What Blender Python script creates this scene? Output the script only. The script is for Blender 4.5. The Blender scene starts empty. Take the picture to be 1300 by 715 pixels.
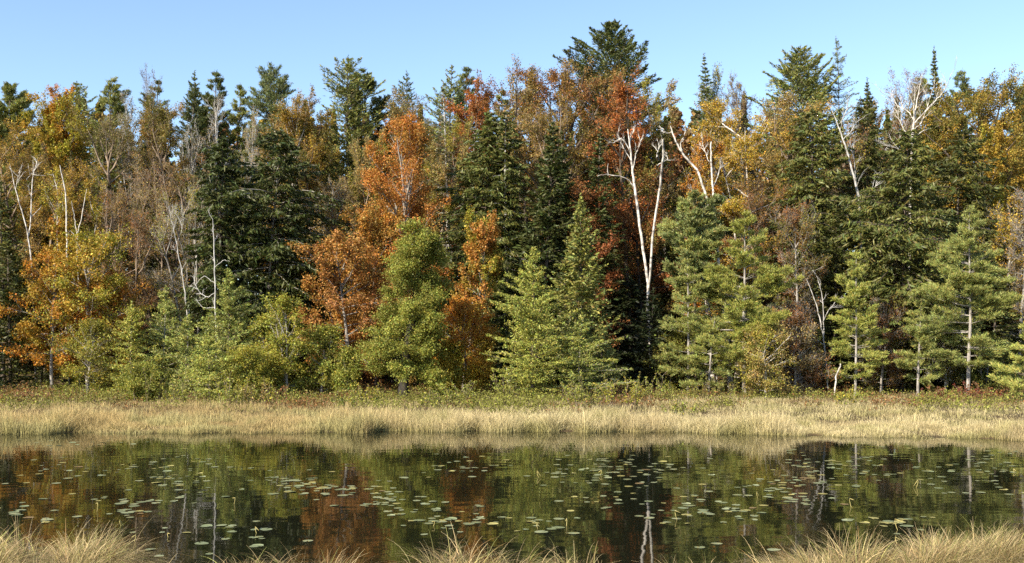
import bpy, math
import numpy as np

# ------------------------------------------------------------------ camera, sky, sun, exposure
S = bpy.context.scene
COL = S.collection
R = math.radians
F, CX, HZ, CAMZ = 1300.0, 650.0, 443.0, 3.5      # lens and horizon of the photograph in its own pixels

cd = bpy.data.cameras.new('camera'); cam = bpy.data.objects.new('camera', cd); COL.objects.link(cam)
cam.location = (0, 0, CAMZ); cam.rotation_euler = (math.pi / 2, 0, 0)
cd.sensor_width = 36; cd.lens = 36.0
cd.shift_y = (HZ - 357.5) / 1300.0
cd.clip_start = 0.1; cd.clip_end = 6000
S.camera = cam

SUN_EL, SUN_AZ = R(34), R(224)                    # compass style: 0 = +Y, clockwise
W = bpy.data.worlds.new('World'); S.world = W; W.use_nodes = True
wn = W.node_tree
sky = wn.nodes.new('ShaderNodeTexSky'); sky.sky_type = 'NISHITA'; sky.sun_disc = False
sky.sun_elevation = SUN_EL; sky.sun_rotation = SUN_AZ
sky.air_density = 1.0; sky.dust_density = 0.3; sky.ozone_density = 2.0; sky.altitude = 300
wn.links.new(sky.outputs[0], wn.nodes['Background'].inputs[0])
wn.nodes['Background'].inputs[1].default_value = 0.115
sl = bpy.data.lights.new('sun', 'SUN'); sun = bpy.data.objects.new('sun', sl); COL.objects.link(sun)
sl.energy = 5.0; sl.angle = R(0.53); sl.color = (1.0, 0.90, 0.74)
sd = np.array([math.sin(SUN_AZ) * math.cos(SUN_EL), math.cos(SUN_AZ) * math.cos(SUN_EL), math.sin(SUN_EL)])
from mathutils import Vector
sun.rotation_euler = Vector(sd).to_track_quat('Z', 'Y').to_euler()
sun.location = (-40, -30, 60)
S.view_settings.view_transform = 'Standard'; S.view_settings.look = 'None'
S.view_settings.exposure = 1.15; S.view_settings.gamma = 1.0
cy = S.cycles
cy.max_bounces = 6; cy.diffuse_bounces = 3; cy.glossy_bounces = 3; cy.transmission_bounces = 3
cy.transparent_max_bounces = 4; cy.caustics_reflective = False; cy.caustics_refractive = False
cy.use_denoising = False
cy.sample_clamp_indirect = 4.0

# ------------------------------------------------------------------ helpers
def at(px, py, d):
    """the point d metres away that stands where the photograph shows pixel px, py"""
    return np.array([(px - CX) / F * d, d, CAMZ - (py - HZ) / F * d])

def nrm(v):
    return v / np.maximum(np.linalg.norm(v, axis=-1, keepdims=True), 1e-9)

class Geo:
    """collects tubes and leaf cards, then becomes ONE mesh object"""
    def __init__(self):
        self.v, self.f4, self.f3, self.c4, self.c3, self.n = [], [], [], [], [], 0
    def quads(self, P, C=None):                    # P (N,4,3)  C (N,3)
        N = len(P)
        if not N: return
        self.v.append(P.reshape(-1, 3)); self.f4.append(np.arange(N * 4).reshape(N, 4) + self.n); self.n += N * 4
        self.c4.append(np.zeros((N, 3)) if C is None else C)
    def tris(self, P, C=None):
        N = len(P)
        if not N: return
        self.v.append(P.reshape(-1, 3)); self.f3.append(np.arange(N * 3).reshape(N, 3) + self.n); self.n += N * 3
        self.c3.append(np.zeros((N, 3)) if C is None else C)
    def tubes(self, P, rad, sides=4):              # P (N,K,3)  rad (N,K)
        N, K = P.shape[:2]
        if not N: return
        T = nrm(np.gradient(P, axis=1))
        ref = np.where(np.abs(T[..., 2:3]) > .9, np.array([1., 0, 0]), np.array([0, 0, 1.]))
        U = nrm(np.cross(T, ref)); V = np.cross(T, U)
        a = np.arange(sides) / sides * 2 * np.pi
        ring = P[:, :, None, :] + rad[:, :, None, None] * (np.cos(a)[:, None] * U[:, :, None, :] + np.sin(a)[:, None] * V[:, :, None, :])
        self.v.append(ring.reshape(-1, 3))
        idx = np.arange(N * K * sides).reshape(N, K, sides) + self.n
        nx = np.roll(idx, -1, axis=2)
        q = np.stack([idx[:, :-1], nx[:, :-1], nx[:, 1:], idx[:, 1:]], axis=-1).reshape(-1, 4)
        self.f4.append(q); self.c4.append(np.zeros((len(q), 3))); self.n += N * K * sides
    def sheet(self, P, C=None):                    # P (A,B,3) grid of shared vertices
        A, B = P.shape[:2]
        self.v.append(P.reshape(-1, 3)); i = np.arange(A * B).reshape(A, B) + self.n
        q = np.stack([i[:-1, :-1], i[:-1, 1:], i[1:, 1:], i[1:, :-1]], -1).reshape(-1, 4)
        self.f4.append(q); self.n += A * B
        self.c4.append(np.zeros((len(q), 3)) if C is None else C)
    def build(self, name, mat, parent=None, origin=None, smooth=False, colour=True):
        V = np.concatenate(self.v).astype(np.float32)
        if origin is not None: V = V - np.asarray(origin, np.float32)
        q = np.concatenate(self.f4).astype(np.int32) if self.f4 else np.zeros((0, 4), np.int32)
        t = np.concatenate(self.f3).astype(np.int32) if self.f3 else np.zeros((0, 3), np.int32)
        me = bpy.data.meshes.new(name)
        me.vertices.add(len(V)); me.vertices.foreach_set('co', V.ravel())
        loops = np.concatenate([q.ravel(), t.ravel()])
        me.loops.add(len(loops)); me.loops.foreach_set('vertex_index', loops)
        st = np.concatenate([np.arange(len(q)) * 4, len(q) * 4 + np.arange(len(t)) * 3]).astype(np.int32)
        me.polygons.add(len(st)); me.polygons.foreach_set('loop_start', st)
        me.polygons.foreach_set('use_smooth', np.full(len(st), smooth))
        me.update(calc_edges=True)
        if colour:
            C = np.concatenate(self.c4 + self.c3); C = np.concatenate([C, np.ones((len(C), 1))], 1).astype(np.float32)
            at_ = me.attributes.new('tint', 'FLOAT_COLOR', 'FACE'); at_.data.foreach_set('color', C.ravel())
        me.materials.append(mat)
        o = bpy.data.objects.new(name, me); COL.objects.link(o)
        if parent: o.parent = parent
        elif origin is not None: o.location = origin
        return o

def tag(o, label=None, cat=None, group=None, kind=None):
    if label: o['label'] = label
    if cat: o['category'] = cat
    if group: o['group'] = group
    if kind: o['kind'] = kind
    return o

def empty(name, loc, label, cat, group=None):
    o = bpy.data.objects.new(name, None); COL.objects.link(o); o.location = loc; o.empty_display_size = .3
    return tag(o, label, cat, group)

def smooth(x, a, b):
    t = np.clip((x - a) / (b - a), 0, 1); return t * t * (3 - 2 * t)

def vnoise(x, y, seed=0):
    """smooth value noise, vectorised"""
    x = np.asarray(x, float); y = np.asarray(y, float)
    xi, yi = np.floor(x).astype(np.int64), np.floor(y).astype(np.int64)
    fx, fy = x - xi, y - yi; fx = fx * fx * (3 - 2 * fx); fy = fy * fy * (3 - 2 * fy)
    def h(a, b):
        n = (a * 374761393 + b * 668265263 + seed * 1442695041) & 0x7fffffff
        n = ((n ^ (n >> 13)) * 1274126177) & 0x7fffffff
        return ((n ^ (n >> 16)) & 0xffff) / 65535.0
    return (h(xi, yi) * (1 - fx) + h(xi + 1, yi) * fx) * (1 - fy) + (h(xi, yi + 1) * (1 - fx) + h(xi + 1, yi + 1) * fx) * fy

# ------------------------------------------------------------------ materials
def new_mat(name):
    m = bpy.data.materials.new(name); m.use_nodes = True
    n = m.node_tree; b = n.nodes['Principled BSDF']; return m, n, b

def leaf_mat(name, trans=.3, rough=.55, spec=.25, transtint=(1.0, 1.0, .55)):
    m, n, b = new_mat(name)
    a = n.nodes.new('ShaderNodeAttribute'); a.attribute_name = 'tint'
    n.links.new(a.outputs['Color'], b.inputs['Base Color'])
    b.inputs['Roughness'].default_value = rough; b.inputs['Specular IOR Level'].default_value = spec
    tr = n.nodes.new('ShaderNodeBsdfTranslucent')
    mu = n.nodes.new('ShaderNodeMix'); mu.data_type = 'RGBA'; mu.blend_type = 'MULTIPLY'; mu.inputs[0].default_value = 1
    n.links.new(a.outputs['Color'], mu.inputs[6]); mu.inputs[7].default_value = (*transtint, 1)
    n.links.new(mu.outputs[2], tr.inputs['Color'])
    mx = n.nodes.new('ShaderNodeMixShader'); mx.inputs[0].default_value = trans
    n.links.new(b.outputs[0], mx.inputs[1]); n.links.new(tr.outputs[0], mx.inputs[2])
    n.links.new(mx.outputs[0], n.nodes['Material Output'].inputs['Surface'])
    return m

def noise_mat(name, c0, c1, scale=(8, 8, 2), lo=.35, hi=.65, rough=.85, bump=.3, detail=6):
    m, n, b = new_mat(name)
    tc = n.nodes.new('ShaderNodeTexCoord'); mp = n.nodes.new('ShaderNodeMapping'); mp.inputs['Scale'].default_value = scale
    no = n.nodes.new('ShaderNodeTexNoise'); no.inputs['Scale'].default_value = 1; no.inputs['Detail'].default_value = detail
    cr = n.nodes.new('ShaderNodeValToRGB'); e = cr.color_ramp.elements
    e[0].position, e[0].color = lo, (*c0, 1); e[1].position, e[1].color = hi, (*c1, 1)
    n.links.new(tc.outputs['Object'], mp.inputs[0]); n.links.new(mp.outputs[0], no.inputs['Vector'])
    n.links.new(no.outputs['Fac'], cr.inputs[0]); n.links.new(cr.outputs[0], b.inputs['Base Color'])
    b.inputs['Roughness'].default_value = rough; b.inputs['Specular IOR Level'].default_value = .2
    if bump:
        bp = n.nodes.new('ShaderNodeBump'); bp.inputs['Strength'].default_value = bump; bp.inputs['Distance'].default_value = .05
        n.links.new(no.outputs['Fac'], bp.inputs['Height']); n.links.new(bp.outputs[0], b.inputs['Normal'])
    return m

BARK = {
    'brown': noise_mat('brown_bark', (.06, .045, .035), (.16, .13, .10), (9, 9, 2)),
    'grey': noise_mat('grey_bark', (.16, .14, .12), (.38, .35, .31), (7, 7, 2)),
    'silver': noise_mat('weathered_grey_wood', (.24, .23, .21), (.50, .48, .45), (7, 7, 2)),
    'tan': noise_mat('tan_twig_bark', (.13, .095, .065), (.29, .225, .165), (6, 6, 2)),
    'birch': noise_mat('white_birch_bark', (.10, .08, .07), (.60, .555, .49), (2.2, 2.2, 3.6), .30, .56, .6, .15),
    'dark': noise_mat('dark_bark', (.02, .018, .015), (.06, .05, .04), (9, 9, 2)),
}
LEAF = leaf_mat('broad_leaves', .38)
NEEDLE = leaf_mat('conifer_needles', .22, .5, .3, (1, 1, .6))
STRAW = leaf_mat('dry_grass_blades', .25, .6, .25, (1, .95, .7))
PAD = leaf_mat('lily_pad_skin', .05, .28, .6)
PALETTE = dict(
    gold=(.38, .25, .04), yellow=(.44, .31, .04), yellowgreen=(.30, .27, .04), lime=(.28, .285, .055), orange=(.46, .20, .03),
    redorange=(.38, .13, .034), red=(.25, .09, .032), rust=(.25, .115, .04), bronze=(.29, .19, .052), tan=(.34, .25, .095),
    olive=(.17, .15, .036), green=(.13, .14, .03), leafgreen=(.20, .20, .038), brown=(.19, .125, .06), pale=(.33, .27, .13),
    pine=(.115, .128, .036), pinelight=(.29, .295, .075), spruce=(.044, .054, .015), sprucemid=(.090, .106, .028),
    hemlock=(.135, .138, .034), bluegreen=(.17, .20, .082), tamarack=(.33, .345, .075), tamdull=(.22, .24, .07), deadneedle=(.15, .14, .105),
    crimson=(.17, .045, .028), mauve=(.16, .10, .085))
def pal(c): return np.array(PALETTE[c] if isinstance(c, str) else c)

# ------------------------------------------------------------------ terrain, water
SHX = np.array([-700, -250, 0, 200, 430, 700, 860, 900, 1100, 1300, 1500, 2100])
SHY = np.array([556, 553, 551, 549.5, 546, 544.5, 545.5, 548, 551, 556.5, 560, 563])
_sd = F * CAMZ / (SHY - HZ); _sx = (SHX - CX) / F * _sd
def far_shore(x):
    return np.interp(x, _sx, _sd) + 2.0 * (vnoise(x * .3, x * 0, 3) - .5) + 1.3 * (vnoise(x * 1.3, x * 0, 4) - .5)
def near_shore(x):
    return 13.6 + 1.0 * smooth(x, 2.6, 4.6) + .9 * smooth(-x, 4.5, 6.0) + .7 * (vnoise(x * .7, x * 0, 8) - .5)
def ground_z(x, y):
    x = np.asarray(x, float); y = np.asarray(y, float)
    df = y - far_shore(x); dn = near_shore(x) - y
    far = np.where(df > 0, .06 + .10 * smooth(df, 0, 1.0) + .25 * smooth(df, 1, 12), -.02 + .08 * smooth(df, -1.2, 0) - .9 * smooth(-df, 0.2, 4))
    near = np.where(dn > 0, .03 + .1 * smooth(dn, 0, .8) + 1.75 * smooth(dn, 2, 14), -.02 + .05 * smooth(dn, -.8, 0) - .9 * smooth(-dn, .2, 4))
    z = np.where(y > 28, far, near)
    z = z + .125 * np.maximum(y - 76, 0) * (y < 140) + .125 * 64 * (y >= 140) + .06 * np.maximum(y - 140, 0) * (y < 320) + .06 * 180 * (y >= 320)
    z = z + (.5 * (vnoise(x * .12, y * .12, 5) - .5)) * smooth(y, 70, 90)
    return z

def axis(pieces):
    return np.concatenate([np.arange(a, b, s) for a, b, s in pieces])
gx = axis([(-3000, -300, 300), (-300, -90, 15), (-90, 90, .9), (90, 300, 15), (300, 3001, 300)])
gy = axis([(-400, -40, 40), (-40, 8, 2), (8, 18, .5), (18, 38, 2), (38, 50, .4), (50, 80, 1), (80, 160, 4), (160, 400, 40), (400, 4001, 400)])
GX, GY = np.meshgrid(gx, gy, indexing='xy')
g = Geo(); g.sheet(np.stack([GX, GY, ground_z(GX, GY)], -1))
def ground_mat():
    m, n, b = new_mat('peaty_meadow_ground')
    tc = n.nodes.new('ShaderNodeTexCoord')
    no = n.nodes.new('ShaderNodeTexNoise'); no.inputs['Scale'].default_value = .9; no.inputs['Detail'].default_value = 8
    n2 = n.nodes.new('ShaderNodeTexNoise'); n2.inputs['Scale'].default_value = 14; n2.inputs['Detail'].default_value = 5
    cr = n.nodes.new('ShaderNodeValToRGB'); e = cr.color_ramp.elements
    e[0].position, e[0].color = .35, (.035, .026, .016, 1); e[1].position, e[1].color = .7, (.15, .105, .05, 1)
    mixf = n.nodes.new('ShaderNodeMath'); mixf.operation = 'MULTIPLY_ADD'; mixf.inputs[1].default_value = .5; 
    h = n.nodes.new('ShaderNodeMath'); h.operation = 'MULTIPLY'; h.inputs[1].default_value = .5
    n.links.new(tc.outputs['Object'], no.inputs['Vector']); n.links.new(tc.outputs['Object'], n2.inputs['Vector'])
    n.links.new(n2.outputs['Fac'], h.inputs[0]); n.links.new(no.outputs['Fac'], mixf.inputs[0]); n.links.new(h.outputs[0], mixf.inputs[2])
    n.links.new(mixf.outputs[0], cr.inputs[0]); n.links.new(cr.outputs[0], b.inputs['Base Color'])
    bp = n.nodes.new('ShaderNodeBump'); bp.inputs['Strength'].default_value = .6; bp.inputs['Distance'].default_value = .08
    n.links.new(n2.outputs['Fac'], bp.inputs['Height']); n.links.new(bp.outputs[0], b.inputs['Normal'])
    b.inputs['Roughness'].default_value = .95; b.inputs['Specular IOR Level'].default_value = .1
    return m
tag(g.build('ground', ground_mat(), smooth=True, colour=False), kind='structure')

def water_mat():
    m, n, b = new_mat('dark_pond_water')
    b.inputs['Base Color'].default_value = (.0075, .0085, .0045, 1); b.inputs['Roughness'].default_value = .03
    b.inputs['IOR'].default_value = 1.42; b.inputs['Specular IOR Level'].default_value = .5
    tc = n.nodes.new('ShaderNodeTexCoord'); mp = n.nodes.new('ShaderNodeMapping'); mp.inputs['Scale'].default_value = (.5, .9, 1)
    no = n.nodes.new('ShaderNodeTexNoise'); no.inputs['Scale'].default_value = 1.6; no.inputs['Detail'].default_value = 3; no.inputs['Roughness'].default_value = .5
    n3 = n.nodes.new('ShaderNodeTexNoise'); n3.inputs['Scale'].default_value = 9; n3.inputs['Detail'].default_value = 2
    bp = n.nodes.new('ShaderNodeBump'); bp.inputs['Strength'].default_value = .035; bp.inputs['Distance'].default_value = .1
    b2 = n.nodes.new('ShaderNodeBump'); b2.inputs['Strength'].default_value = .012; b2.inputs['Distance'].default_value = .02
    n.links.new(tc.outputs['Object'], mp.inputs[0]); n.links.new(mp.outputs[0], no.inputs['Vector']); n.links.new(mp.outputs[0], n3.inputs['Vector'])
    no.inputs['Detail'].default_value = 1; n.links.new(no.outputs['Fac'], bp.inputs['Height']); n.links.new(n3.outputs['Fac'], b2.inputs['Height'])
    n.links.new(bp.outputs[0], b2.inputs['Normal']); n.links.new(b2.outputs[0], b.inputs['Normal'])
    return m
g = Geo(); xs = np.linspace(-95, 95, 20); ys = np.linspace(9, 62, 12); A, B = np.meshgrid(xs, ys)
g.sheet(np.stack([A, B, A * 0], -1)); tag(g.build('water', water_mat(), smooth=True, colour=False), kind='structure')

# ------------------------------------------------------------------ branch growing
def grow(base, d, length, n, up, wob, rng):
    base = np.asarray(base, float); d = nrm(np.asarray(d, float)); L = np.asarray(length, float).reshape(-1, 1) / n
    P = [base]; p = base
    upv = np.asarray(up, float).reshape(-1, 1) * np.array([0, 0, 1.0])
    for _ in range(n):
        d = nrm(d + upv + wob * rng.normal(size=d.shape)); p = p + d * L; P.append(p)
    return np.stack(P, 1)

def sample(P, idx, t):
    K = P.shape[1] - 1
    s = np.clip(t * K, 0, K - 1e-6); i = s.astype(int); f = (s - i)[:, None]
    a, b = P[idx, i], P[idx, i + 1]
    return a * (1 - f) + b * f, nrm(b - a)

def kids(P, k, t0, t1, rng, counts=None):
    """parent index, parameter, point, tangent of k children on every polyline of P"""
    N = len(P)
    idx = np.repeat(np.arange(N), k if counts is None else counts)
    if counts is None:
        t = (np.tile(np.arange(k), N) + rng.random(N * k)) / k
    else:
        t = rng.random(len(idx))
    t = t0 + (t1 - t0) * t
    p, tg = sample(P, idx, t)
    return idx, t, p, tg

def side_dir(tg, ang, az, rng):
    ref = np.where(np.abs(tg[:, 2:3]) > .9, np.array([1., 0, 0]), np.array([0, 0, 1.]))
    U = nrm(np.cross(tg, ref)); V = np.cross(tg, U)
    a = az[:, None]; return nrm(tg * np.cos(ang)[:, None] + np.sin(ang)[:, None] * (np.cos(a) * U + np.sin(a) * V))

def cards(c, nv, al, w, h):
    """pointed leaf cards: centre c, normal nv, long axis al"""
    al = nrm(al - nv * np.sum(al * nv, -1, keepdims=True)); s = np.cross(nv, al)
    w = w[:, None] * .5; h = h[:, None] * .5
    return np.stack([c - al * h, c + s * w - al * h * .1, c + al * h, c - s * w - al * h * .1], 1)

def leaf_cols(n, ca, cb, mix, rng, vary=.3):
    c = pal(ca)[None] * (1 - mix[:, None]) + pal(cb)[None] * mix[:, None]
    return c * np.exp(rng.normal(0, vary, (n, 1))) * np.exp(rng.normal(0, 1, (n, 1)) * np.array([.10, -.02, -.06])) * np.exp(rng.normal(0, .06, (n, 3)))

def broadleaf(h, w, cb, seed, ca, cb2, dens=1.0, leaf=.19, stems=1, lean=0.0, mixmode='clump', up=.12, steep=1.0, top=.55, bare=0.0,
              nb=30, spread=.35, taper=0.0, rad=None):
    """returns trunk Geo and crown Geo around the origin; h metres tall, crown w wide, crown starts at fraction cb"""
    rng = np.random.default_rng(seed); tr, cr = Geo(), Geo(); leaf = leaf * .63; dens = dens * 2.35
    rad = rad or (.0075 * h + .05)
    allp = []
    for s in range(stems):
        b = np.zeros((1, 3)); az = rng.random() * 6.28 + s * 6.28 / stems
        tilt = (0 if stems == 1 else spread * .45) + abs(lean)
        d = np.array([[math.cos(az) * tilt, math.sin(az) * tilt * .6, 1.0]]) if stems > 1 else np.array([[lean, 0, 1.0]])
        if stems > 1: b = b + np.array([[math.cos(az), math.sin(az), 0]]) * rad * .8
        hh = h * (1 if s == 0 else rng.uniform(.8, .97))
        P = grow(b, d, [hh * .90 / math.sqrt(1 + tilt * tilt)], 14, .05 if stems > 1 else .015, .045, rng)
        tt = np.linspace(0, 1, 15)
        r = rad / math.sqrt(stems) * (1 - tt) ** .8 + .012; r[0] *= 1.35
        tr.tubes(P, r[None], 7); allp.append(P)
    P0 = np.concatenate(allp)
    n1 = max(6, nb // stems)
    i1, t1, p1, g1 = kids(P0, n1, cb, .97, rng)
    u = (t1 - cb) / max(1 - cb, .05)
    prof = np.sin(np.pi * np.clip(u * .54 + .24, 0, 1)) ** .75
    prof = prof * (1 - taper * u ** 1.2)
    el = np.interp(u, [0, .5, 1], [R(8), R(30), R(64)]) * steep + rng.normal(0, .12, len(u))
    az = np.arange(len(u)) * 2.39996 + rng.normal(0, .35, len(u))
    R1 = w * .5 if stems == 1 else w * .5 * (1 - spread * .35)
    L1 = R1 * prof * rng.uniform(.72, 1.12, len(u)) / np.maximum(np.cos(el), .5)
    room = np.maximum(h - p1[:, 2], .25); L1 = np.minimum(L1, np.maximum(room / np.maximum(np.sin(el) + .15, .2), .3))
    d1 = np.stack([np.cos(az) * np.cos(el), np.sin(az) * np.cos(el), np.sin(el)], 1)
    P1 = grow(p1, d1, L1, 6, up * .5 * (u * 1.7 - .55), .10, rng)
    k = np.linspace(1, .25, 7)[None]; r1 = (.012 + .016 * L1)[:, None] * k * (rad / .2) ** .4
    tr.tubes(P1, np.minimum(r1, rad * .45), 4)
    i2, t2, p2, g2 = kids(P1, 7, .22, 1.0, rng)
    L2 = (.25 + .42 * L1[i2] * (1 - .45 * t2)) * rng.uniform(.7, 1.2, len(i2))
    P2 = grow(p2, side_dir(g2, rng.uniform(.5, 1.05, len(i2)), rng.random(len(i2)) * 6.28, rng), L2, 4, up, .13, rng)
    tr.tubes(P2, (.007 + .006 * L2)[:, None] * np.linspace(1, .4, 5)[None], 3)
    i3, t3, p3, g3 = kids(P2, 6, .15, 1.0, rng)
    L3 = (.18 + .42 * L2[i3] * (1 - .4 * t3)) * rng.uniform(.6, 1.25, len(i3))
    P3 = grow(p3, side_dir(g3, rng.uniform(.4, 1.0, len(i3)), rng.random(len(i3)) * 6.28, rng), L3, 3, up, .12, rng)
    if bare > 0:
        tr.tubes(P3, np.full((len(P3), 4), .008 + .004 * bare) * np.linspace(1, .4, 4)[None], 3)
        i4, t4, p4, g4 = kids(P3, 2, .2, 1.0, rng)
        L4 = (.2 + .4 * L3[i4]) * rng.uniform(.6, 1.2, len(i4))
        P4 = grow(p4, side_dir(g4, rng.uniform(.3, .8, len(i4)), rng.random(len(i4)) * 6.28, rng), L4, 2, up, .1, rng)
        tr.tubes(P4, np.full((len(P4), 3), .006 + .003 * bare) * np.linspace(1, .5, 3)[None], 3)
    # every limb keeps its own leafiness, so the crown has gaps and clumps
    limb = rng.uniform(.5, 1.4, len(P1)); limb2 = rng.uniform(.4, 1.5, len(P2))
    m = np.maximum(0, dens * 11.5 * limb[i2[i3]] * limb2[i3] * (.6 + L3)).astype(float)
    cnt = np.floor(m + rng.random(len(m))).astype(int)
    j, t, p, tg = kids(P3, 0, .1, 1.05, rng, cnt)
    n = len(j)
    p = p + rng.normal(0, .10 + leaf * .25, (n, 3))
    ref = P3[:, -1] if n < 400 else p
    kx = np.clip(w * .5 / max(np.percentile(np.abs(ref[:, 0]), 95), .05), .5, 2.2); kz = np.clip(h / np.percentile(ref[:, 2], 99.7), .6, 1.5)
    fit = np.array([kx, kx, kz]); p = p * fit; tr.v = [a * fit for a in tr.v]
    out = nrm(p - np.array([0, 0, h * (cb + .4 * (1 - cb))]))
    nv = nrm(rng.normal(size=(n, 3)) + .55 * np.array([0, 0, 1]) + .45 * out)
    sz = leaf * rng.uniform(.6, 1.3, n)
    cl = rng.random(len(P1))[i2[i3[j]]] * .6 + rng.random(len(P2))[i3[j]] * .4
    hz = np.clip(p[:, 2] / h, 0, 1); hu = np.clip((hz - cb) / (1 - cb), 0, 1)
    if mixmode == 'clump': mx = smooth(cl, .3, .75)
    elif mixmode == 'top': mx = smooth(1 - hu + (cl - .5) * .8, .3, .9)       # second colour low in the crown (leaves that have not turned)
    else: mx = rng.random(n)
    mx = np.clip(mx + rng.normal(0, .12, n), 0, 1)
    cr.quads(cards(p, nv, rng.normal(size=(n, 3)) - .4 * np.array([0, 0, 1]), sz * .85, sz * 1.15), leaf_cols(n, ca, cb2, mx, rng))
    return tr, cr

def conifer(h, w, cb, seed, ca, cb2, style='spruce', dens=1.0, gap=None, trunk_r=None, lean=0.0, ramp=None):
    rng = np.random.default_rng(seed); tr, cr = Geo(), Geo()
    st = dict(
        spruce=dict(ramp=.55, gap=.42, kb=6, etop=.65, ebot=-.22, up=.06, powr=.85, spray=.42, sw=.10, step=.105, droop=.25),
        hemlock=dict(ramp=0.42, gap=.40, kb=6, etop=.55, ebot=-.10, up=-.05, powr=.62, spray=.45, sw=.10, step=.10, droop=.55),
        tamarack=dict(ramp=.95, gap=.30, kb=6, etop=.85, ebot=.02, up=.04, powr=.80, spray=.17, sw=.042, step=.034, droop=.15),
        pine=dict(ramp=.26, gap=.78, kb=6, etop=.78, ebot=.05, up=.07, powr=.68, spray=.26, sw=.044, step=0, droop=0),
        youngpine=dict(ramp=.7, gap=.74, kb=6, etop=.85, ebot=.0, up=.04, powr=.85, spray=.20, sw=.028, step=0, droop=0),
        strobus=dict(ramp=.26, gap=.60, kb=6, etop=.70, ebot=.0, up=.055, powr=.85, spray=.34, sw=.07, step=.08, droop=-.08),
        cedar=dict(ramp=0.75, gap=.26, kb=7, etop=.9, ebot=.1, up=.10, powr=.7, spray=.30, sw=.10, step=.09, droop=.35),
    )[style]
    gp = (gap or st['gap']) * .88
    r0 = trunk_r or (.0085 * h + .03)
    P0 = grow(np.zeros((1, 3)), [[lean, 0, 1]], [h * .985 / math.sqrt(1 + lean * lean)], 16, .0, .012, rng)
    tt = np.linspace(0, 1, 17); rr = r0 * (1 - tt) ** .9 + .012; rr[0] *= 1.3
    tr.tubes(P0, rr[None], 7)
    nz = int(h * (1 - cb) / gp); kb = st['kb']
    tz = cb + (1 - cb) * (np.arange(nz) + .3) / nz
    t1 = np.repeat(tz, kb) + rng.normal(0, .09 * gp / h, nz * kb)
    t1 = np.clip(t1, max(cb - .02, .02), .985)
    keep = rng.random(len(t1)) < (.93 if 'pine' not in style else .86); t1 = t1[keep]
    n1 = len(t1); u = np.clip((t1 - cb) / (1 - cb), 0, 1)
    p1, _ = sample(P0, np.zeros(n1, int), t1)
    az = rng.random(n1) * 6.28 if 'pine' in style else np.arange(n1) * (6.28 / kb) + rng.normal(0, .5, n1) + np.floor(np.arange(n1) / kb) * .55
    wav = (rng.uniform(.40, 1.2, n1) if style == 'tamarack' else rng.uniform(.58, 1.14, n1)) * (1 + .18 * np.sin(az * 1 + u * 7 + seed) + .12 * np.sin(az * 3 + u * 17 + seed * 2))
    rm = ramp or st['ramp']
    prof = np.minimum(1, (1 - u) / rm) ** st['powr'] * (.62 + .38 * smooth(u, -.05, .22))
    L1 = np.maximum(w * .5 * prof * wav, .10 + .12 * (1 - u))
    el = st['ebot'] + (st['etop'] - st['ebot']) * u ** 1.4 + rng.normal(0, .2 if style == 'tamarack' else .11, n1)
    d1 = np.stack([np.cos(az) * np.cos(el), np.sin(az) * np.cos(el), np.sin(el)], 1)
    P1 = grow(p1, d1, L1, 6, np.full(n1, st['up']) - st['droop'] * .08, .05, rng)
    kx = np.clip(w * .5 / max(np.percentile(np.abs(P1[:, -1, 0] - p1[:, 0]), 93), .1), .6, 2.2)
    P1 = p1[:, None] + (P1 - p1[:, None]) * np.array([kx, kx, 1]); L1 = L1 * kx
    tr.tubes(P1, ((.008 + .010 * L1)[:, None]) * np.linspace(1, .3, 7)[None], 3)
    limb = rng.uniform(.6, 1.3, n1); tone = rng.random(n1)
    if 'pine' in style:
        m = 70; pt = P0[0, -1] + rng.normal(0, .10, (m, 3)) - np.array([0, 0, 1]) * rng.uniform(-.15, 1.3, (m, 1))
        al = nrm(rng.normal(0, .6, (m, 3)) + np.array([0, 0, .9])); cr.quads(cards(pt, nrm(rng.normal(size=(m, 3))), al, np.full(m, st['sw']), np.full(m, st['spray'])), leaf_cols(m, ca, cb2, rng.random(m), rng, .2))
        c2 = np.maximum(2, (L1 * (6.0 if style == 'pine' else 6.5) * dens + rng.random(n1))).astype(int)
        i2, t2, p2, g2 = kids(P1, 0, .16, 1.0, rng, c2)
        fl = side_dir(g2, rng.uniform(.3, 1.0, len(i2)), np.where(rng.random(len(i2)) < .5, 0., np.pi) + rng.normal(0, .45, len(i2)), rng)
        L2 = np.clip(.46 * L1[i2] * (1.15 - t2), .22, 1.3) * rng.uniform(.7, 1.2, len(i2))
        P2 = grow(p2, fl, L2, 3, .07, .07, rng)
        tr.tubes(P2, np.full((len(P2), 4), .008) * np.linspace(1, .5, 4)[None], 3)
        P2 = np.concatenate([P2, np.stack([P1[:, 3], P1[:, 4], P1[:, 5], P1[:, 6]], 1)]); i2 = np.concatenate([i2, np.arange(n1)])
        LL = np.concatenate([L2, L1 * .5])
        cnt = np.maximum(5, (52 * LL * dens * rng.uniform(.5, 1.4, len(LL)) + 6)).astype(int)
        j, t, p, tg = kids(P2, 0, .25, 1.05, rng, cnt); n = len(j)
        p = p + rng.normal(0, 1, (n, 3)) * np.array([.08, .08, .035]); al = nrm(tg * .8 + rng.normal(0, .5, (n, 3)) + np.array([0, 0, .3]))
        ln = st['spray'] * rng.uniform(.7, 1.25, n)
        nv = nrm(np.cross(al, rng.normal(size=(n, 3))))
        mx = np.clip(tone[i2[j]] * .6 + rng.random(n) * .5, 0, 1)
        cr.quads(cards(p + al * ln[:, None] * .4, nv, al, np.full(n, st['sw']) * rng.uniform(.8, 1.5, n), ln), leaf_cols(n, ca, cb2, mx, rng, .22))
    else:
        cnt = np.maximum(4, (L1 / st['step'] * 2.5 * dens * limb)).astype(int)
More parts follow.
